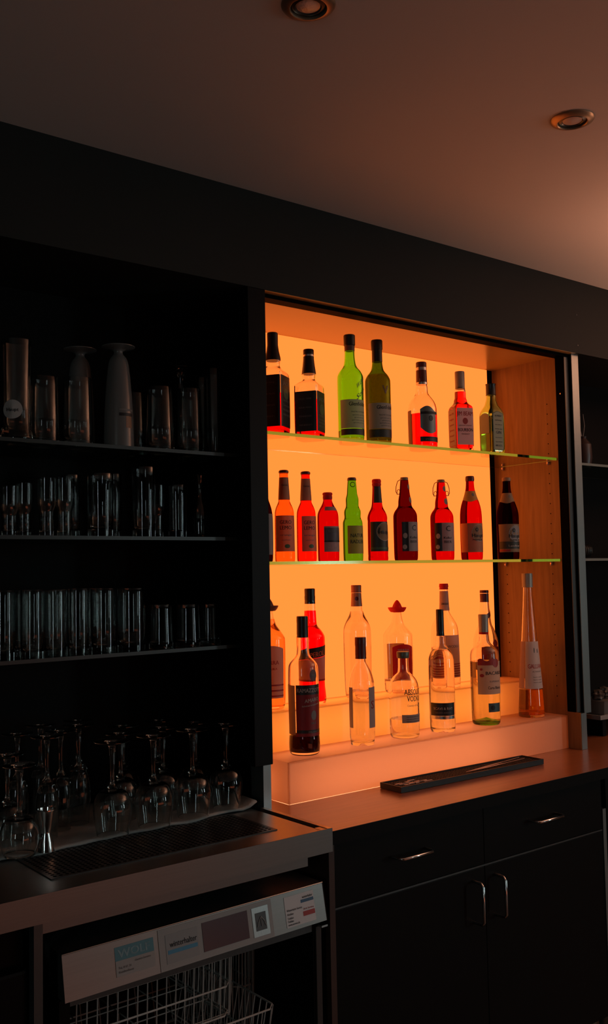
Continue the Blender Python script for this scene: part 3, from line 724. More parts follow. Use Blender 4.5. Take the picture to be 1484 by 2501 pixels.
m.box(-1.785, -1.765, -0.240, 0.24, ZF+0.01, -0.19, m_black); m.box(-1.213, -1.193, -0.240, 0.24, ZF+0.01, -0.185, m_black)
m.box(-1.765, -1.213, 0.20, 0.24, ZF+0.01, -0.19, m_black); m.box(-1.765, -1.213, -0.24, 0.20, ZF+0.01, ZF+0.03, m_black)
m.box(-1.208, -1.194, -0.2445, -0.240, ZF+0.01, -0.195, P('door_frame_dark', (0.035, 0.028, 0.025), 0.4)); gp(m.build('housing', gwm))
gp(MB().box(-1.206, -1.190, -0.262, -0.245, -0.1925, -0.1885, m_chrome).build('hinge', gwm))
gp(MB().box(-1.765, -1.213, -0.238, -0.232, -0.205, -0.190, m_alud).build('upper_door_edge', gwm))
def rack(name, x0, x1, y0, y1, z0, z1, label, nw, inset, rails):
    m = MB(); r = 0.0017
    def loop(z, k):
        e = inset*k; c = 0.018
        pts = [(x0+e+c, y0+e, z), (x1-e-c, y0+e, z), (x1-e, y0+e+c, z), (x1-e, y1-e, z), (x0+e, y1-e, z), (x0+e, y0+e+c, z), (x0+e+c, y0+e, z)]
        m.tube(pts, r*1.15, m_wire, 6)
    for k in range(rails): t = k/(rails-1); loop(z1+(z0-z1)*t, t)
    for i in range(nw):
        t = i/(nw-1); X = x0+0.014+(x1-x0-0.028)*t
        m.tube([(X, y0, z1), (X+0.0, y0+inset, z0)], r*0.8, m_wire, 5)
        if i % 2 == 0: m.tube([(X, y1, z1), (X, y1-inset, z0)], r*0.8, m_wire, 5)
        if i % 4 == 0: m.tube([(X, y0+inset, z0), (X, y1-inset, z0)], r*0.8, m_wire, 5)
    ns = int(nw*(y1-y0)/(x1-x0))
    for i in range(ns+1):
        Y = y0+0.014+(y1-y0-0.028)*i/ns
        m.tube([(x1, Y, z1), (x1-inset, Y, z0)], r*0.8, m_wire, 5); m.tube([(x0, Y, z1), (x0+inset, Y, z0)], r*0.8, m_wire, 5)
        if i % 4 == 0: m.tube([(x0+inset, Y, z0), (x1-inset, Y, z0)], r*0.8, m_wire, 5)
    return tag(m.build(name, None, 60), label, 'dish rack', 'wire racks in the glass washer')
rack('wire_rack', -1.755, -1.395, -0.215, 0.16, -0.330, -0.214, 'upper pale wire rack inside the glass washer', 17, 0.006, 3)
rack('wire_rack', -1.289, -1.224, -0.05, 0.18, -0.50, -0.23, 'tall dim wire basket at the right inside the glass washer', 5, 0.006, 3)
rack('wire_rack', -1.755, -1.300, -0.225, 0.17, -0.480, -0.340, 'lower wire rack with sloping corner in the glass washer', 20, 0.03, 3)

# dark unit at the far left below the counter
du = empty('dark_fridge', (0, 0, ZF), 'black under-counter unit at the lower left edge', 'fridge')
part(box('body', -2.4, -1.850, -0.235, 0.24, ZF, -0.045, m_black, du)); d = part(box('door', -2.4, -1.852, -0.262, -0.2355, ZF+0.03, -0.110, m_black, du, 0.006))
MB().tube([(-1.945, -0.2625, -0.178), (-1.945, -0.286, -0.181), (-1.945, -0.292, -0.190), (-1.945, -0.292, -0.520), (-1.945, -0.2625, -0.53)], 0.0045, m_chrome).build('handle', d, 60)

# ------------------------------------------------------------------ right cabinet with odds and ends
rcab = empty('crockery_cabinet', (0, 0, 0), 'dark open wall cabinet at the right edge', 'cabinet')
box('side_panel', 0.0605, 0.0640, -0.002, 0.30, 0.02, 1.236, m_black, rcab)
box('rear_panel', 0.0640, 1.5, 0.262, 0.30, 0.0, 1.236, m_carcass, rcab); box('side_panel', 1.5, 1.52, -0.002, 0.30, 0.0, 1.236, m_black, rcab)
m_redge = P('grey_glass_edge', (0.20, 0.25, 0.24), 0.3)
shelf(0.066, 1.498, -0.0015, 0.260, 0.8985, 'upper glass shelf of the right hand cabinet', m_dglass, m_redge, 0.008, 'shelves of the right cabinet')
shelf(0.066, 1.498, -0.0015, 0.260, 0.588, 'lower glass shelf of the right hand cabinet', m_dglass, m_redge, 0.008, 'shelves of the right cabinet')
st_ = empty('cup_stack', (0.155, 0.065, 0.5885), 'stack of nested metal cups lying on the lower right shelf', 'cups')
for k in range(7):
    o = lathe('nested_cup', [(0, 0, 2), (0.0235-0.0012*k, 0.0, 2), (0.0262-0.0010*k, 0.0035, 2), (0.0235-0.0012*k, 0.0072, 2), (0, 0.0072, 2)], m_alu, st_, 28)
    o.rotation_euler = (0, R(90), R(-20)); o.location = (0.0085*k*math.cos(R(-20)), 0.0085*k*math.sin(R(-20)), 0.0265)
tr = empty('tray', (0.36, 0.10, 0.0), 'white plastic tray on the right hand worktop', 'tray')
m = MB(); m.box(-0.15, 0.35, -0.07, 0.12, 0.060, 0.064, m_white); m.box(-0.155, 0.355, -0.075, -0.070, 0.060, 0.074, m_white); m.box(-0.155, -0.150, -0.07, 0.12, 0.060, 0.074, m_white)
m.box(-0.11, -0.09, -0.05, 0.10, 0.0, 0.060, m_black); m.box(0.30, 0.32, -0.05, 0.10, 0.0, 0.060, m_black); m.build('tray_body', tr)
c = lathe('white_box', [(0, 0, 6), (0.045, 0, 6), (0.052, 0.045, 6), (0.054, 0.048, 6), (0, 0.048, 6)], m_porc, None, 32); c.location = (0.315, 0.10, 0.0643); tag(c, 'white rounded box standing on the tray', 'box')
for k, (x, y, r_, lb) in enumerate(((0.285, 0.09, 0.020, 'crumpled pale bag on the white box, left'), (0.335, 0.10, 0.022, 'crumpled pale bag on the white box, right'))):
    bm = bmesh.new(); bmesh.ops.create_icosphere(bm, subdivisions=3, radius=r_)
    for q_ in bm.verts: q_.co *= 1+0.22*math.sin(q_.co.x*310+k)*math.cos(q_.co.y*270)+0.12*math.sin(q_.co.z*410); q_.co.z *= 0.8
    lo = min(q_.co.z for q_ in bm.verts)
    me = bpy.data.meshes.new('bag'); bm.to_mesh(me); bm.free(); me.materials.append(P('crumpled_film', (0.06, 0.055, 0.05), 0.35)); o = link(me, 'crumpled_bag', None, 40)
    o.location = (x, y, 0.1125-lo); tag(o, lb, 'bag')
vz = lathe('dark_vase', [(0, 0, 2), (0.024, 0, 2), (0.030, 0.03, 2), (0.028, 0.075, 2), (0.012, 0.095, 2), (0.014, 0.102, 2), (0, 0.10, 2)], P('dark_red_glaze', (0.05, 0.03, 0.028), 0.35), None, 24); vz.location = (0.235, 0.075, 0.8987)
tag(vz, 'small dark vase at the right edge on the upper shelf', 'vase')
m = MB()
for a, b, c2 in (((0, 0, 0.09), (-0.025, 0, 0.13), (-0.038, 0.005, 0.165)), ((0, 0, 0.09), (-0.012, 0.005, 0.14), (-0.020, 0.0, 0.19)), ((0, 0, 0.09), (0.012, 0, 0.14), (0.006, 0, 0.18))): m.tube([a, b, c2], 0.0018, i_grey, 5)
m.build('dry_twig', vz)

# ------------------------------------------------------------------ bottles
gU, gM, gL = 'spirit bottles on the upper glass shelf', 'beer and lemonade bottles on the lower glass shelf', 'bottles on the stepped riser'
YA = 0.05; ZA, ZB_, ZU, ZL = 0.9082, 0.5877, 0.2024, 0.1004
arch = lambda k: (lambda u: k*(1-(2*u-1)**2))
N = 9
# square whiskey bottles
def whisky(big, x, lab, k):
    Hb = 165 if big else 140
    if big: prof = [(0, 31, N), (3, 34, N), (148, 34, N), (156, 33, N), (163, 26, 5), (170, 18.8), (176, 18), (188, 19.8), (196, 19.2), (212, 15.6), (229, 13.2), (255, 13.2)]; H = 259
    else: prof = [(0, 30, N), (3, 33, N), (129, 33, N), (136, 32, N), (143, 25, 5), (150, 15.8), (156, 16.5), (164, 18.4), (171, 18.0), (190, 15.2), (206, 13.2), (227, 13.2)]; H = 231.5
    b = Bottle('whiskey_bottle', x, YA, ZA, prof, g_clear, lab, 32, l_whisky, 100 if big else 95, group=gU, seg=64)
    if big: b.cap('black_cap', [(188, 20.3), (196, 19.8), (212, 16.2), (228, 14.0), (258, 14.0), (260, 12.8)], c_black)
    else:
        b.cap('neck_seal', [(167, 18.9), (171, 18.6), (190, 15.9), (207, 14.2), (213, 14.1)], c_black); b.cap('seal_ring', [(213, 13.6), (218, 13.6)], c_silver)
        b.cap('black_cap', [(218, 14.1), (230, 14.1), (232, 13.0)], c_black)
    lo, hi = (16, 146) if big else (13, 117)
    l1 = b.patch('label', -44, 42, lo, hi, p_black, na=20, top=lambda u: -0.0)
    b.patch('side_label', -130, -47, lo, hi, p_black, na=20)
    b.text('JACK', 0, hi-24, 13, i_grey, 44, parent=l1, face=True); b.disc('oval_frame', 0, hi-46, 15, 14, i_green, parent=l1); b.text('7', 0, hi-50, 12, i_grey, parent=l1, face=True, off=1.4)
    for i, tx in enumerate(("DANIEL'S", 'Tennessee', 'WHISKEY', '40% VOL')): b.text(tx, 0, hi-66-i*(12 if big else 9), 8, i_grey, 46, parent=l1, face=True)
    for i in range(4):
        b.text(('OLD TIME', 'SOUR MASH', 'TENNESSEE', 'WHISKEY')[i], -90, hi-22-i*(hi-lo)/4.6, 6, i_grey, 34, face=True, parent=None)
    return b
whisky(True, -1.079, 'larger square black-labelled whiskey bottle, cut by the cabinet post', 0)
whisky(False, -0.963, 'smaller square black-labelled whiskey bottle with silver neck ring', 1)
for k in (0, 1):
    x = (-0.821, -0.721)[k]
    prof = [(0, 33), (4, 35), (100, 35), (172, 35.4), (180, 34), (191, 28.2), (199, 21), (206, 16.8), (222, 14.2), (240, 13.4), (259, 13.6), (284, 13.4)]
    b = Bottle('scotch_bottle', x, YA, ZA, prof, (g_green, g_olive)[k], ('bright green bottle with cream label, black cap, third on upper shelf', 'olive amber bottle with cream label right of the bright green one')[k], 0, (l_lemon, l_amber)[k], (28, 190)[k], group=gU)
    if k == 0: b.cap('black_cap', [(260, 14.4), (262, 15.6), (288, 15.7), (290, 14.5)], c_black); b.cap('neck_seal', [(246, 13.9), (260, 14.1)], c_brown)
    else: b.cap('black_cap', [(262, 15.8), (286, 16.0), (289, 15)], c_black); b.cap('neck_seal', [(228, 14.5), (262, 14.3)], c_black)
    l1 = b.patch('label', -91, 62, (32, 38)[k], 109, p_cream)
    b.text('Glenfiddich', -2, 92, 15, i_black, 58, parent=l1); b.text('SINGLE MALT SCOTCH WHISKY', -2, 74, 5, i_grey, 46, parent=l1)
    for i, wd in enumerate((40, 30, 44, 36)): b.text('aged twelve years in oak', -2, 66-i*7, 4.2, i_grey, wd, parent=l1)
    b.patch('lower_band', -91, 62, (14, 15)[k], (30.5, 36.5)[k], p_dark)
    if k == 0:
        for i, (tx, h) in enumerate((('W.Grant', 160), ('Sons', 130))): b.text(tx, 14, h-8, 20, i_green, 34, slope=0.9, name='embossed_signature')
    else: b.text('V', -8, 134, 34, c_brown, 20, name='embossed_stag')
prof = [(0, 38.7), (3.4, 40.7), (60, 41.3), (107.9, 41.3), (117, 40.5), (130.6, 36.5), (144, 27.6), (153, 19.9), (162, 17.2), (176, 17.2), (184, 15.2), (224, 14.6), (240, 14.2)]
b = Bottle('whisky_bottle', -0.550, YA, ZA, prof, g_clear, 'half full round-shouldered bottle with pewter shield badge and red spirit', 0, l_whisky, 96, group=gU)
b.cap('neck_seal', [(184, 16.0), (190, 15.9), (224, 15.3)], c_dred); b.cap('silver_ring', [(182.5, 16.1), (189, 16.2)], c_silver); b.cap('cap_band', [(224, 15.0), (232.5, 15.0)], c_silver); b.cap('dark_red_cap', [(232.5, 15.2), (246.5, 15.2), (248, 14)], c_dred)
b.patch('back_label', -165, -95, 8, 106, p_brown)
sh = b.patch('shield_badge', -54, 14, 44, 106, p_steel, 1.4, top=lambda u: 12*math.sin(math.pi*min(1, u*1.1))-6*u, bot=lambda u: -12*math.sin(math.pi*u)+10*(1-u))
b.disc('shield_rosette', -12, 80, 6.5, 8, i_black, 2.0, parent=sh, r_in=0.62); b.text('X', -12, 76, 11, i_black, off=2.2, parent=sh); b.text('PIRATES', -18, 95, 7, i_black, 26, off=2.0, parent=sh)
b.patch('ribbon', -52, 22, 92, 99, i_black, 1.8, parent=sh)
l1 = b.patch('lower_label', -56, 60, 14, 28, p_black); b.text('SPICED', -20, 18, 7, i_grey, 24, parent=l1)
tb = MB(); 
pts = [(0.0175*math.sin(R(-60))-0.004*math.sin(t), -0.0175*math.cos(R(-60))-0.003*math.sin(t), 0.200-0.006*(1-math.cos(t))) for t in [i*0.5 for i in range(13)]]
tb.tube(pts, 0.0012, c_dred, 6); tb.build('neck_loop', b.root)
prof = [(0, 27, N), (3, 29, N), (120, 29.5, N), (132, 28.5, 7), (139, 22, 4), (145, 19.7), (154, 19.2), (157, 16.6), (183, 16.2), (187, 14.0), (232, 13.6)]
b = Bottle('bourbon_bottle', -0.390, YA, ZA, prof, g_clear, 'square bourbon bottle full of red spirit with white front label', -22.5, l_bourbon, 178, group=gU, seg=64)
b.cap('grey_cap', [(186.8, 14.8), (189, 14.2), (237, 14.6), (239, 13.8)], c_grey)
l1 = b.patch('label', -42, 42, 17, 126, p_white, na=20); l2 = b.patch('side_label', -131, -49, 17, 124, p_cream, na=20)
b.text('JIM BEAM', 0, 103, 18, i_red, 52, parent=l1, face=True); b.disc('red_seal', 0, 87, 8, 9.5, i_red, parent=l1); b.text('BOURBON', 0, 56, 14, i_black, 46, parent=l1, face=True)
b.text('KENTUCKY STRAIGHT', 0, 72, 5, i_grey, 40, parent=l1, face=True); b.text('WHISKEY', 0, 46, 7, i_grey, 26, parent=l1, face=True)
for i in range(6): b.text(('since 1795', 'eight', 'generations', 'James', 'Beauregard', 'Kentucky')[i], -90, 108-i*16, 8, i_red, 30, parent=l2, face=True)
prof = [(0, 26, N), (3, 28.2, N), (118, 28.5, N), (128, 27, 7), (138, 24.5, 4), (150, 20), (158, 18.4), (168, 14.8), (181, 14.1), (212, 13.9)]
b = Bottle('gin_bottle', -0.253, YA, ZA, prof, g_pale, 'pale green square gin bottle with black cap beside the wood side', -7.5, l_lemon, 66, group=gU, seg=64)
b.cap('black_cap', [(181.6, 15.6), (184, 14.9), (212, 14.9), (216, 16.2)], c_black)
p_gin = paper('grey_green_paper', (0.60, 0.62, 0.42), 0.45)
l1 = b.patch('label', -36, 36, 10, 122, i_green, na=20, top=arch(7)); l3 = b.patch('label_field', -33, 33, 12, 120, p_gin, 0.8, na=20, top=arch(7)); b.patch('side_label', -126, -56, 62, 118, p_gin, na=20, top=arch(7))
for i, (tx, s_) in enumerate((('BOMBAY', 7), ('SAPPHIRE', 5), ('distilled', 4), ('london dry', 5), ('GIN', 12), ('from ten botanicals', 4), ('vapour infused', 4), ('40% 0,7 L', 8))): b.text(tx, 0, 112-i*13, s_, i_black, None if i in (4,) else 26, parent=l3, face=True, off=1.3)

# lower glass shelf ---------------------------------------------------
YBt = 0.045
b = Bottle('beer_bottle', -1.119, YBt, ZB_, [(0, 19.2), (3, 22), (110, 22.5), (130, 20), (143, 16), (155, 11.8), (196, 9.9), (209, 11)], g_black, 'dark beer bottle mostly hidden behind the left cabinet post', 0, solid=True, group=gM)
b.patch('label', -80, 85, 17, 118, p_grey); b.cap('crown_cap', [(205, 12.5), (210, 12), (212, 10)], c_dred)
for k in (0, 1):
    b = Bottle('lemonade_bottle', (-1.055, -0.985)[k], YBt, ZB_, [(0, 23.7), (1.5, 25.3), (29, 25), (117, 24.8), (132, 23), (147, 16.2), (152, 14.2), (156, 14.4), (212, 11.1), (220, 10.9), (225, 11.6)][:], (g_orange, g_redorange)[k],
        ('pale orange lemonade bottle with brown label, leftmost longneck', 'red orange lemonade bottle with brown label, second longneck')[k], 0, solid=True, group=gM)
    b.cap('crown_cap', [(223.5, 12.2), (224.5, 12.9), (229, 12.4), (231, 10)], c_dred)
    n1 = b.patch('neck_label', -175, 175, 156, 212, p_brown, na=36); b.text('Gerola', -28, 190, 7, i_black, 16, parent=n1)
    l1 = b.patch('label', (-95, -66)[k], (40, 60)[k], 25, 115, p_brown)
    for i, (tx, s_) in enumerate((('GERO', 13), ('LEMO', 13), ('orange', 7), ('naturtrueb', 5))): b.text(tx, (-30, -18)[k], (94, 80, 64, 52)[i], s_, i_black if i < 2 else i_grey, 30 if i < 3 else 22, parent=l1)
    b.disc('leaf_print', (-22, -10)[k], 38, 7, 5, i_green, parent=l1)
b = Bottle('small_beer_bottle', -0.913, YBt, ZB_, [(0, 26.4), (2.6, 28), (110, 27.9), (124, 26.9), (134, 22.8), (144, 16.8), (155, 11.9), (162, 11.2), (172, 11.6)], g_brown, 'short stubby red bottle with red crown cap', 0, solid=True, group=gM)
b.cap('crown_cap', [(161, 12.0), (166, 12.6), (172, 12.0), (174, 13.2), (178, 12.8), (179.5, 10)], c_red)
b.patch('neck_label', -60, 42, 131, 141, p_grey); l1 = b.patch('label', -62, 62, 24, 90, p_grey)
b.patch('dark_field', -59, 60, 52, 86, P('slate_print', (0.09, 0.08, 0.10), 0.5), 0.8, parent=l1); b.patch('black_line', -60, 58, 49, 53, i_black, 1.0, parent=l1); b.text('Schoeff', -10, 74, 9, i_grey, 30, parent=l1, off=1.2); b.text('PREMIUM', -10, 32, 7, i_pale, 30, parent=l1)
b = Bottle('beer_bottle', -0.828, YBt, ZB_, [(0, 25.1), (2.7, 26.7), (98, 26.7), (106, 25.6), (112, 22.4), (117, 21.6), (126, 22.4), (134, 22.0), (141, 18.6), (146, 17.0), (153, 17.0), (164, 17.4), (171, 15.8), (178, 13.8), (192, 13), (218, 10.8)], g_green2, 'wavy green beer bottle with yellow label', 0, solid=True, group=gM)
b.cap('crown_cap', [(214.5, 11.8), (216, 12.4), (221, 11.4), (222.5, 10)], c_brown); b.disc('neck_ring_print', -30, 203, 7, 7, i_black, 0.8, r_in=0.75)
l1 = b.patch('label', -72, 62, 19, 93, p_yel); b.text('NATUR', -14, 62, 14, i_black, 38, parent=l1); b.text('RADLER', -14, 46, 14, i_black, 40, parent=l1)
b = Bottle('beer_bottle', -0.739, YBt, ZB_, [(0, 26.2), (4.3, 27.5), (16, 26.7), (20.2, 27.4), (104, 26.6), (108.4, 26.2), (112, 27.0), (121, 26.7), (132, 22.6), (143, 16.3), (156, 13.6), (202, 11), (210, 11)], g_brown, 'vivid red longneck bottle with red cap and round beige emblem', 0, solid=True, group=gM)
b.cap('crown_cap', [(203, 11.8), (208.9, 12.6), (212, 11.6), (214, 12.8), (220, 12.2), (222.2, 10)], c_red)
b.patch('neck_label', -83, 60, 157, 202, p_dark); l1 = b.patch('label', -88, 62, 25, 105, p_dark); b.disc('round_emblem', 3, 78, 24, 25, p_brown, 1.0, parent=l1); b.disc('emblem_ring', 3, 78, 24.5, 25.5, i_pale, 1.2, parent=l1, r_in=0.95); b.text('Haupt', -2, 72, 12, i_black, 36, parent=l1, off=1.5); b.patch('green_band', -88, 62, 30, 36, i_green, 1.0, parent=l1)
def swing(b, h, r0, openw):
    m = MB(); c_ = 0.72
    for s_ in ((-1, 1) if openw else (-1,)):
        if 1:
            m.tube([(s_*r0*0.9, 0, h), (s_*(r0+0.006), 0, h-0.004), (s_*(r0+0.0105), 0, h-0.018), (s_*(r0+0.0115), 0, h-0.034), (s_*(r0+0.007), 0, h-0.041), (s_*(r0+0.002), 0, h-0.040)], 0.0011, c_brown, 6)
            m.tube([(s_*(r0+0.009), 0, h-0.041), (s_*(r0+0.008), 0, h-0.030), (s_*(r0+0.004), 0, h-0.027), (s_*(r0+0.001), 0, h-0.030)], 0.0010, c_brown, 6)
        else:
            m.tube([(s_*0.006, -0.0118, h-0.002), (s_*0.012, -0.010, h-0.012), (s_*0.0145, -0.008, h-0.038), (s_*0.0165, -0.005, h-0.043), (s_*0.0175, 0.0, h-0.040)], 0.0011, c_brown, 6)
    m.v = [(x*c_+y*c_, -x*c_+y*c_, z) for x, y, z in m.v]
    m.build('wire_bail', b.root, 60)
fp = [(0, 30.8), (7, 33), (60, 33.2), (119, 33.3), (128, 32.7), (138, 28.4), (146, 21.8), (153, 18.3), (165, 18.2), (176, 16.4), (185, 14.4), (224, 11.2)]
for k in (0, 1):
    b = Bottle('swing_top_bottle', (-0.634, -0.488)[k], YBt, ZB_, fp, (g_dbrown, g_brown)[k], ('dark swing-top bottle with wire bail folded close to its neck', 'red swing-top bottle with wire bail standing out on both sides')[k], 0, solid=True, group=gM)
    b.cap('ceramic_stopper', [(224, 11.0), (231, 10.9), (232, 10)], c_wood); swing(b, 0.226, 0.012, k == 1)
    b.disc('neck_print', (20, 0)[k], 205, 5.5, 8, i_grey, 0.7); b.disc('shoulder_print', (20, 2)[k], 168, 7, 9, i_grey, 0.7)
    a0 = (-61, -85)[k]; am = (-30, -48)[k]
    l1 = b.patch('label', a0, am+1, 25, 106, p_black); l2 = b.patch('pale_label_field', am, 62, 25, 106, p_grey)
    b.disc('seal_print', (a0+am)/2, 68, 6, 7.5, i_pale, 1.0, parent=l1); b.disc('seal_print', (a0+am)/2-3, 37, 6, 6.5, i_pale, 1.0, parent=l1)
    b.text('C', (0, -16)[k], 82, 22, i_black, parent=l2); b.text('Keller', (-2, -18)[k], 60, 9, i_black, 26, parent=l2); b.text('BIER', (-2, -18)[k], 48, 10, i_black, 24, parent=l2)
for k in (0, 1):
    b = Bottle('beer_bottle', (-0.365, -0.200)[k], YBt, ZB_, [(0, 29.8), (7.5, 32), (60, 32.6), (125, (32.4, 34)[k]), (146, (30.9, 32.6)[k]), (165, 27), (185, 19.6), (206, 13.4), (223, 11.8), (240, 11.6)], (g_brown, g_black)[k], ('tall red beer bottle with orange and beige label', 'tall almost black beer bottle in front of the wood side')[k], 0, solid=True, group=gM)
    b.cap('crown_cap', [(233, 12.8), (240, 13.4), (242, 13.0), (246, 12.6), (248, 11)] if k == 0 else [(240, 13), (244, 13.6), (250, 13.2), (251.5, 11)], (c_dred, c_wood)[k])
    n1 = b.patch('neck_label', -125, 30, 176, 203, (p_yel, p_brown)[k], bot=lambda u: -12*math.sin(math.pi*min(1, u*1.2))**2*(u)); b.disc('crest_print', -22, 192, 4, 5, i_grey, 1.0, parent=n1)
    l1 = b.patch('label', (-115, -104)[k], 55, 22, 107, p_brown)
    b.disc('round_emblem', -5, 78, 24, 25, (p_brown, p_grey)[k], 0.9, parent=l1); b.disc('emblem_ring', -5, 78, 24, 25, i_pale, 1.1, parent=l1, r_in=0.95)
    b.text('Haupt', -12, 66, 15, i_black, 40, parent=l1, off=1.4); b.disc('crest_print', -18, 88, 4.5, 6, i_black, 1.4, parent=l1, r_in=0.5); b.text('PREMIUM', -12, 56, 6, i_black, 34, parent=l1, off=1.4)
    if k == 0: b.patch('orange_edge', -115, -66, 22, 107, P('orange_print', (0.62, 0.16, 0.05), 0.5), 0.8, parent=l1)
    else: b.patch('scene_print', -104, 55, 32, 54, p_dark, 0.9, parent=l1); b.patch('red_line', -104, -40, 24, 30, i_red, 1.0, parent=l1); b.text('Landbier', -14, 38, 9, i_pale, 40, parent=l1, off=1.3)

# upper step -----------------------------------------------------------
YU, YLo = 0.200, 0.066
def hat(b, h, m_):
    b.cap('hat_brim', [(h, 13), (h+1, 19.5), (h+6, 24), (h+13, 27.5), (h+14.5, 27.0), (h+8, 21), (h+7, 15)], m_)
    b.cap('hat_crown', [(h+7, 15.5), (h+14, 15), (h+24, 11), (h+32, 6), (h+36, 2)], m_)
for k in (0, 1):
    x = (-0.998, -0.527)[k]; hh = (262, 234)[k]; s_ = (1.10, 1.0)[k]
    prof = [(0, 37), (5, 40), (14*s_, 42), (100*s_, 43.5), (162*s_, 44), (171*s_, 42), (185*s_, 32), (199*s_, 20), (211*s_, 16.2), (225*s_, 13.5), (234*s_, 12.4)]
    prof = [(a, r) for a, r in prof]
    b = Bottle('tequila_bottle', x, YU, ZU, prof, g_clear, ('tequila bottle with brown hat cap, half hidden by the left post', 'clear tequila bottle with bright red sombrero cap')[k], 0, (l_gold, l_clear)[k], (235, 40)[k], group=gL)
    if k == 0: hat(b, 256, c_brown)
    else: hat(b, 234.5, c_red)
    lm = (p_pink, p_red)[k]; l1 = b.patch('label', (-88, -66)[k], (22, 22)[k], (30, 40)[k], (158, 134)[k], lm, top=arch(9))
    if k == 0:
        b.text('SIERRA', -30, 118, 15, i_red, 44, parent=l1); b.text('TEQUILA', -30, 104, 8, i_red, 34, parent=l1)
        for i in range(3): b.patch('label_stripe', -88, 22, 34+i*14, 38+i*14, i_red, 0.9, parent=l1)
    else: b.patch('back_label', 110, 190, 30, 140, p_brown); b.text('SIERRA', -22, 122, 11, i_pale, 36, parent=l1)
prof = [(0, 37.5), (9, 41), (32, 39), (55, 36.3), (148, 39.2), (176, 39.7), (185, 38), (199, 29.5), (210, 18.6), (222, 17.3), (251, 16.2), (272, 15), (308, 13.8)]
b = Bottle('aperitif_bottle', -0.856, YU, ZU, prof, g_clear, 'bright red aperitif bottle with black cap behind the dark amaro bottle', 0, l_red, 252, group=gL)
b.cap('black_cap', [(271, 15.0), (276, 14.6), (290, 15), (294, 14.5), (311, 14.8), (313, 13.5)], c_black)
sl = lambda u: -9+18*u
l1 = b.patch('label', -150, 45, 122, 150, p_black, bot=sl, top=sl); b.text('APEROL', -18, 128, 19, P('orange_red_ink', (0.75, 0.16, 0.06), 0.5), 54, slope=0.16, parent=l1); b.patch('lower_label', -150, 45, 66, 121, p_pink, bot=None, top=sl); b.patch('label_line', -150, 45, 62, 67, i_red, 0.8)
prof = [(0, 33), (5, 36), (19, 37.8), (100, 39.5), (181, 40), (198, 38.2), (212, 33), (229, 23.6), (243, 18.2), (258, 15.8), (295, 13.8), (313, 13.6)]
b = Bottle('grappa_bottle', -0.686, YU, ZU, prof, g_clear, 'tall clear bottle with orange cap and sloping shoulders', 0, l_clear, 243, group=gL)
b.cap('orange_cap', [(297, 15.2), (303, 14.6), (316, 15), (318.5, 14.2)], c_orange); n1 = b.patch('neck_label', -175, 175, 258, 296, P('orange_foil', (0.45, 0.18, 0.09), 0.4), na=36); b.disc('crest_print', -38, 280, 5, 6, c_dred, parent=n1)
prof = [(0, 42), (4, 44), (100, 43.5), (171, 42), (189, 38.5), (207, 28.5), (224, 17.6), (232, 15), (295, 12.6), (310, 12.4)]
b = Bottle('vodka_bottle', -0.327, YU, ZU, prof, g_clear, 'tall clear bottle with bright red cap behind the slim bottle', 0, l_clear, 120, group=gL)
b.cap('red_cap', [(297, 14), (302, 13.2), (306, 14.4), (313, 13.6), (315, 13)], c_red); n1 = b.patch('neck_label', -175, 175, 232, 292, p_pink, na=36); b.text('GORBATSCHOW', -38, 250, 8, i_black, 24, parent=n1)
l1 = b.patch('label', -80, 30, 30, 158, p_pink); b.text('WODKA', -10, 120, 12, i_grey, 40, parent=l1)
for i in range(6): b.patch('label_stripe', -80, 30, 34+i*7, 37+i*7, i_red, 0.9, parent=l1)
prof = [(0, 37.5), (6, 40), (90, 40.5), (120, 40), (137, 37.7), (165, 28.3), (181, 19.8), (204, 17.9), (228, 15.5), (251, 14), (285, 13.4)]
b = Bottle('rum_bottle', -0.142, YU, ZU, prof, g_clear, 'clear bottle with dark red cap and slanted ribbon behind the white rum', 0, l_clear, 60, group=gL)
b.cap('cap_collar', [(252, 14.4), (258, 13.9), (279, 14.1)], c_dred); b.cap('dark_red_cap', [(281, 14.3), (288, 14.3), (290, 13.6)], c_dred)
b.patch('ribbon', -80, 60, 200, 212, c_dred, 0.7, bot=lambda u: 22*u-10, top=lambda u: 22*u-6); b.patch('label', -70, 40, 40, 108, p_dred, top=arch(5)); b.disc('round_print', 0, 122, 10, 12, i_red, 1.0)

# lower step -----------------------------------------------------------
prof = [(0, 34), (3, 37.5), (15, 39.7), (38, 39.2), (52, 37.6), (68, 37.9), (152, 39.2), (218, 38.6), (228, 35.0), (237, 27), (246, 17.8), (258, 15.4), (293, 14.6), (342, 13.4)]
b = Bottle('amaro_bottle', -0.988, YLo, ZL, prof, g_clear, 'nearly empty amaro bottle with black cap and dark red label', 0, l_dark, 48, group=gL)
b.cap('black_cap', [(293.5, 15), (297, 14.6), (303, 15), (330, 14.6), (335, 15), (346, 14.8), (347.5, 13.8)], c_black)
b.patch('back_label', -150, -72, 52, 175, p_brown); l1 = b.patch('label', -68, 50, 48, 152, p_dred); l2 = b.patch('name_band', -68, 50, 151, 176, p_black)
b.text('RAMAZZOTTI', -12, 158, 14, i_pale, 70, parent=l2); b.text('AMARO', -4, 134, 13, i_pale, 42, slope=0.12, parent=l1); b.text('felsinaramazzotti', -8, 124, 6, i_pale, 50, slope=0.12, parent=l1); b.disc('crest_print', 2, 100, 8, 12, i_grey, parent=l1)
b.patch('black_stripe', -68, 50, 56, 64, p_black, 0.8, parent=l1); b.text('MILANO', 0, 57, 6, i_grey, 28, parent=l1, off=1.1); b.text('1815', 0, 78, 8, i_grey, parent=l1); b.disc('seal', 2, 200, 11, 14.5, P('brown_red_seal', (0.13, 0.04, 0.035), 0.5)); b.text('FR', 2, 195, 12, i_grey, off=1.3, name='seal_print')
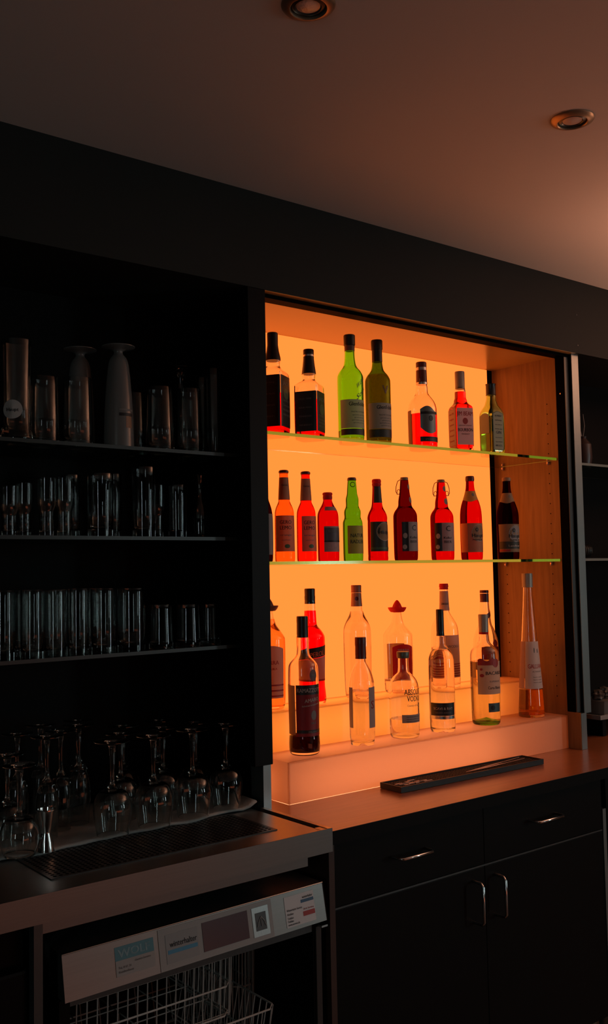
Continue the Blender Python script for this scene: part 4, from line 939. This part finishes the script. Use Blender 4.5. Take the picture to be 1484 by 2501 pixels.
prof = [(0, 31), (4, 32.5), (14, 32.2), (22, 34.4), (154, 34.4), (166, 33.8), (188, 28.5), (204, 21), (217, 13.7), (226, 13.2), (279, 13)]
b = Bottle('vodka_bottle', -0.792, YLo, ZL, prof, g_clear, 'clear bottle with dark red cap standing before the orange-capped one', 0, l_clear, 142, group=gL)
b.cap('dark_red_cap', [(226, 15.2), (231, 14.6), (238, 15), (258, 14.6), (264, 15.1), (281, 15.2), (283, 14.4)], c_dred)
l1 = b.patch('label', -8, 62, 46, 152, p_grey); b.patch('side_label', -112, -84, 46, 152, p_grey); b.text('S', 12, 96, 30, p_dred, parent=l1)
prof = [(0, 35), (2, 38.5), (11, 41.3), (128, 41.5), (142, 40.7), (154, 37.2), (166, 29.2), (175, 18.6), (181, 15), (215, 14.4), (232, 14.2)]
b = Bottle('vodka_bottle', -0.636, YLo, ZL, prof, g_clear, 'short clear vodka bottle with bold black lettering and silver cap', 0, l_clear, 52, group=gL)
b.cap('silver_cap', [(217, 16.6), (219, 17.2), (233, 17.8), (234.6, 17)], c_green)
b.text('ABSOLUT', 0, 120, 21, i_black, 62, name='black_lettering'); b.text('VODKA', 0, 102, 21, i_black, 48, name='black_lettering'); b.text('Country of Sweden', 0, 88, 8, i_grey, 46, name='script_lettering')
b.patch('label_strip', -53, 40, 44, 66, p_grey)
for i in range(3): b.text('imported premium vodka', -6, 59-i*6, 4, i_black, 44)
prof = [(0, 33.5), (8, 36.6), (100, 37), (198, 37), (212, 34.6), (226, 28.4), (236, 20), (242, 14.5), (261, 13.4), (266, 13.6), (272, 11), (342, 9.6)]
b = Bottle('grappa_bottle', -0.486, YLo, ZL, prof, g_clear, 'slim clear bottle with tall black capsule and black low label', 0, l_clear, 232, group=gL)
b.cap('black_capsule', [(270, 11), (300, 11.1), (344, 11), (346, 10)], c_black); l1 = b.patch('label', -105, 18, 47, 83, p_black); b.text('SCAVI & RAY', -42, 64, 10, i_pale, 58, parent=l1); b.text('GRAPPA BIANCA', -42, 54, 5, i_grey, 46, parent=l1); b.patch('silver_strip', -105, 18, 37.5, 46.5, c_silver)
prof = [(0, 38), (5, 41.5), (23, 42.6), (100, 43.3), (190, 43.4), (213, 42.4), (224, 35), (235, 22), (242, 16.6), (263, 14.8), (270, 13.6), (320, 13.2)]
b = Bottle('rum_bottle', -0.301, YLo, ZL, prof, g_clear, 'white rum bottle with grey cap, pale label and green base', 0, l_rum, 185, group=gL)
b.cap('red_ring', [(265, 14.4), (271, 14.4)], c_red); b.cap('grey_cap', [(271.5, 14.6), (276, 14.2), (322, 14.9), (324, 14)], c_grey)
l1 = b.patch('label', -78, 42, 91, 186, p_cream); b.text('BACARDI', -6, 148, 14, i_black, 60, parent=l1); b.text('Carta Blanca', -8, 106, 12, i_black, 46, parent=l1); b.text('SUPERIOR', -8, 126, 7, i_grey, 36, parent=l1); b.disc('bat_emblem', -2, 182, 11, 13, i_red, 1.2, parent=l1)
b.patch('red_band', -76, -8, 176, 192, i_red, 0.9, parent=l1, top=lambda u: 4*math.sin(9*u)); b.disc('medal_print', -62, 164, 4, 3.5, i_red, parent=l1); b.disc('medal_print', -60, 146, 6.5, 5, i_red, parent=l1)
l2 = b.patch('teal_sticker', -38, 20, 39, 65, p_teal); b.disc('sticker_logo', -20, 52, 7, 7, i_black, parent=l2)
lathe('green_base', [(0, 0.0085, 2), (0.036, 0.001, 2), (0.0405, 0.006, 2), (0.036, 0.0075, 2), (0, 0.021, 2)], G('green_base_glass', (0.55, 0.90, 0.25)), b.root, 40)
prof = [(0, 38.5), (4.7, 41.4), (83, 36.3), (160, 30.6), (239, 25), (345, 17.5), (398, 14.4), (440, 13.6)]
b = Bottle('liqueur_bottle', -0.091, YLo, ZL, prof, g_clear, 'very tall conical liqueur bottle with grey cap at the right end', 0, l_amber, 84, group=gL, seg=14)
b.cap('grey_cap', [(400, 17.2), (405, 16.6), (438, 17), (443.4, 16.6)], c_grey)
l1 = b.patch('label', -79, 45, 88, 232, p_white); b.text('GALLIANO', -8, 150, 19, i_red, 62, parent=l1); b.text('AUTENTICO', -8, 138, 6, i_grey, 36, parent=l1)
b.disc('figure_print', -22, 205, 2.2, 8, i_grey, parent=l1); b.disc('figure_print', 2, 203, 2.2, 7, i_grey, parent=l1); b.patch('back_label', -165, -85, 88, 232, p_pink)
for i in range(3): b.text('liquore originale', -8, 122-i*8, 4.5, i_grey, 34, parent=l1)
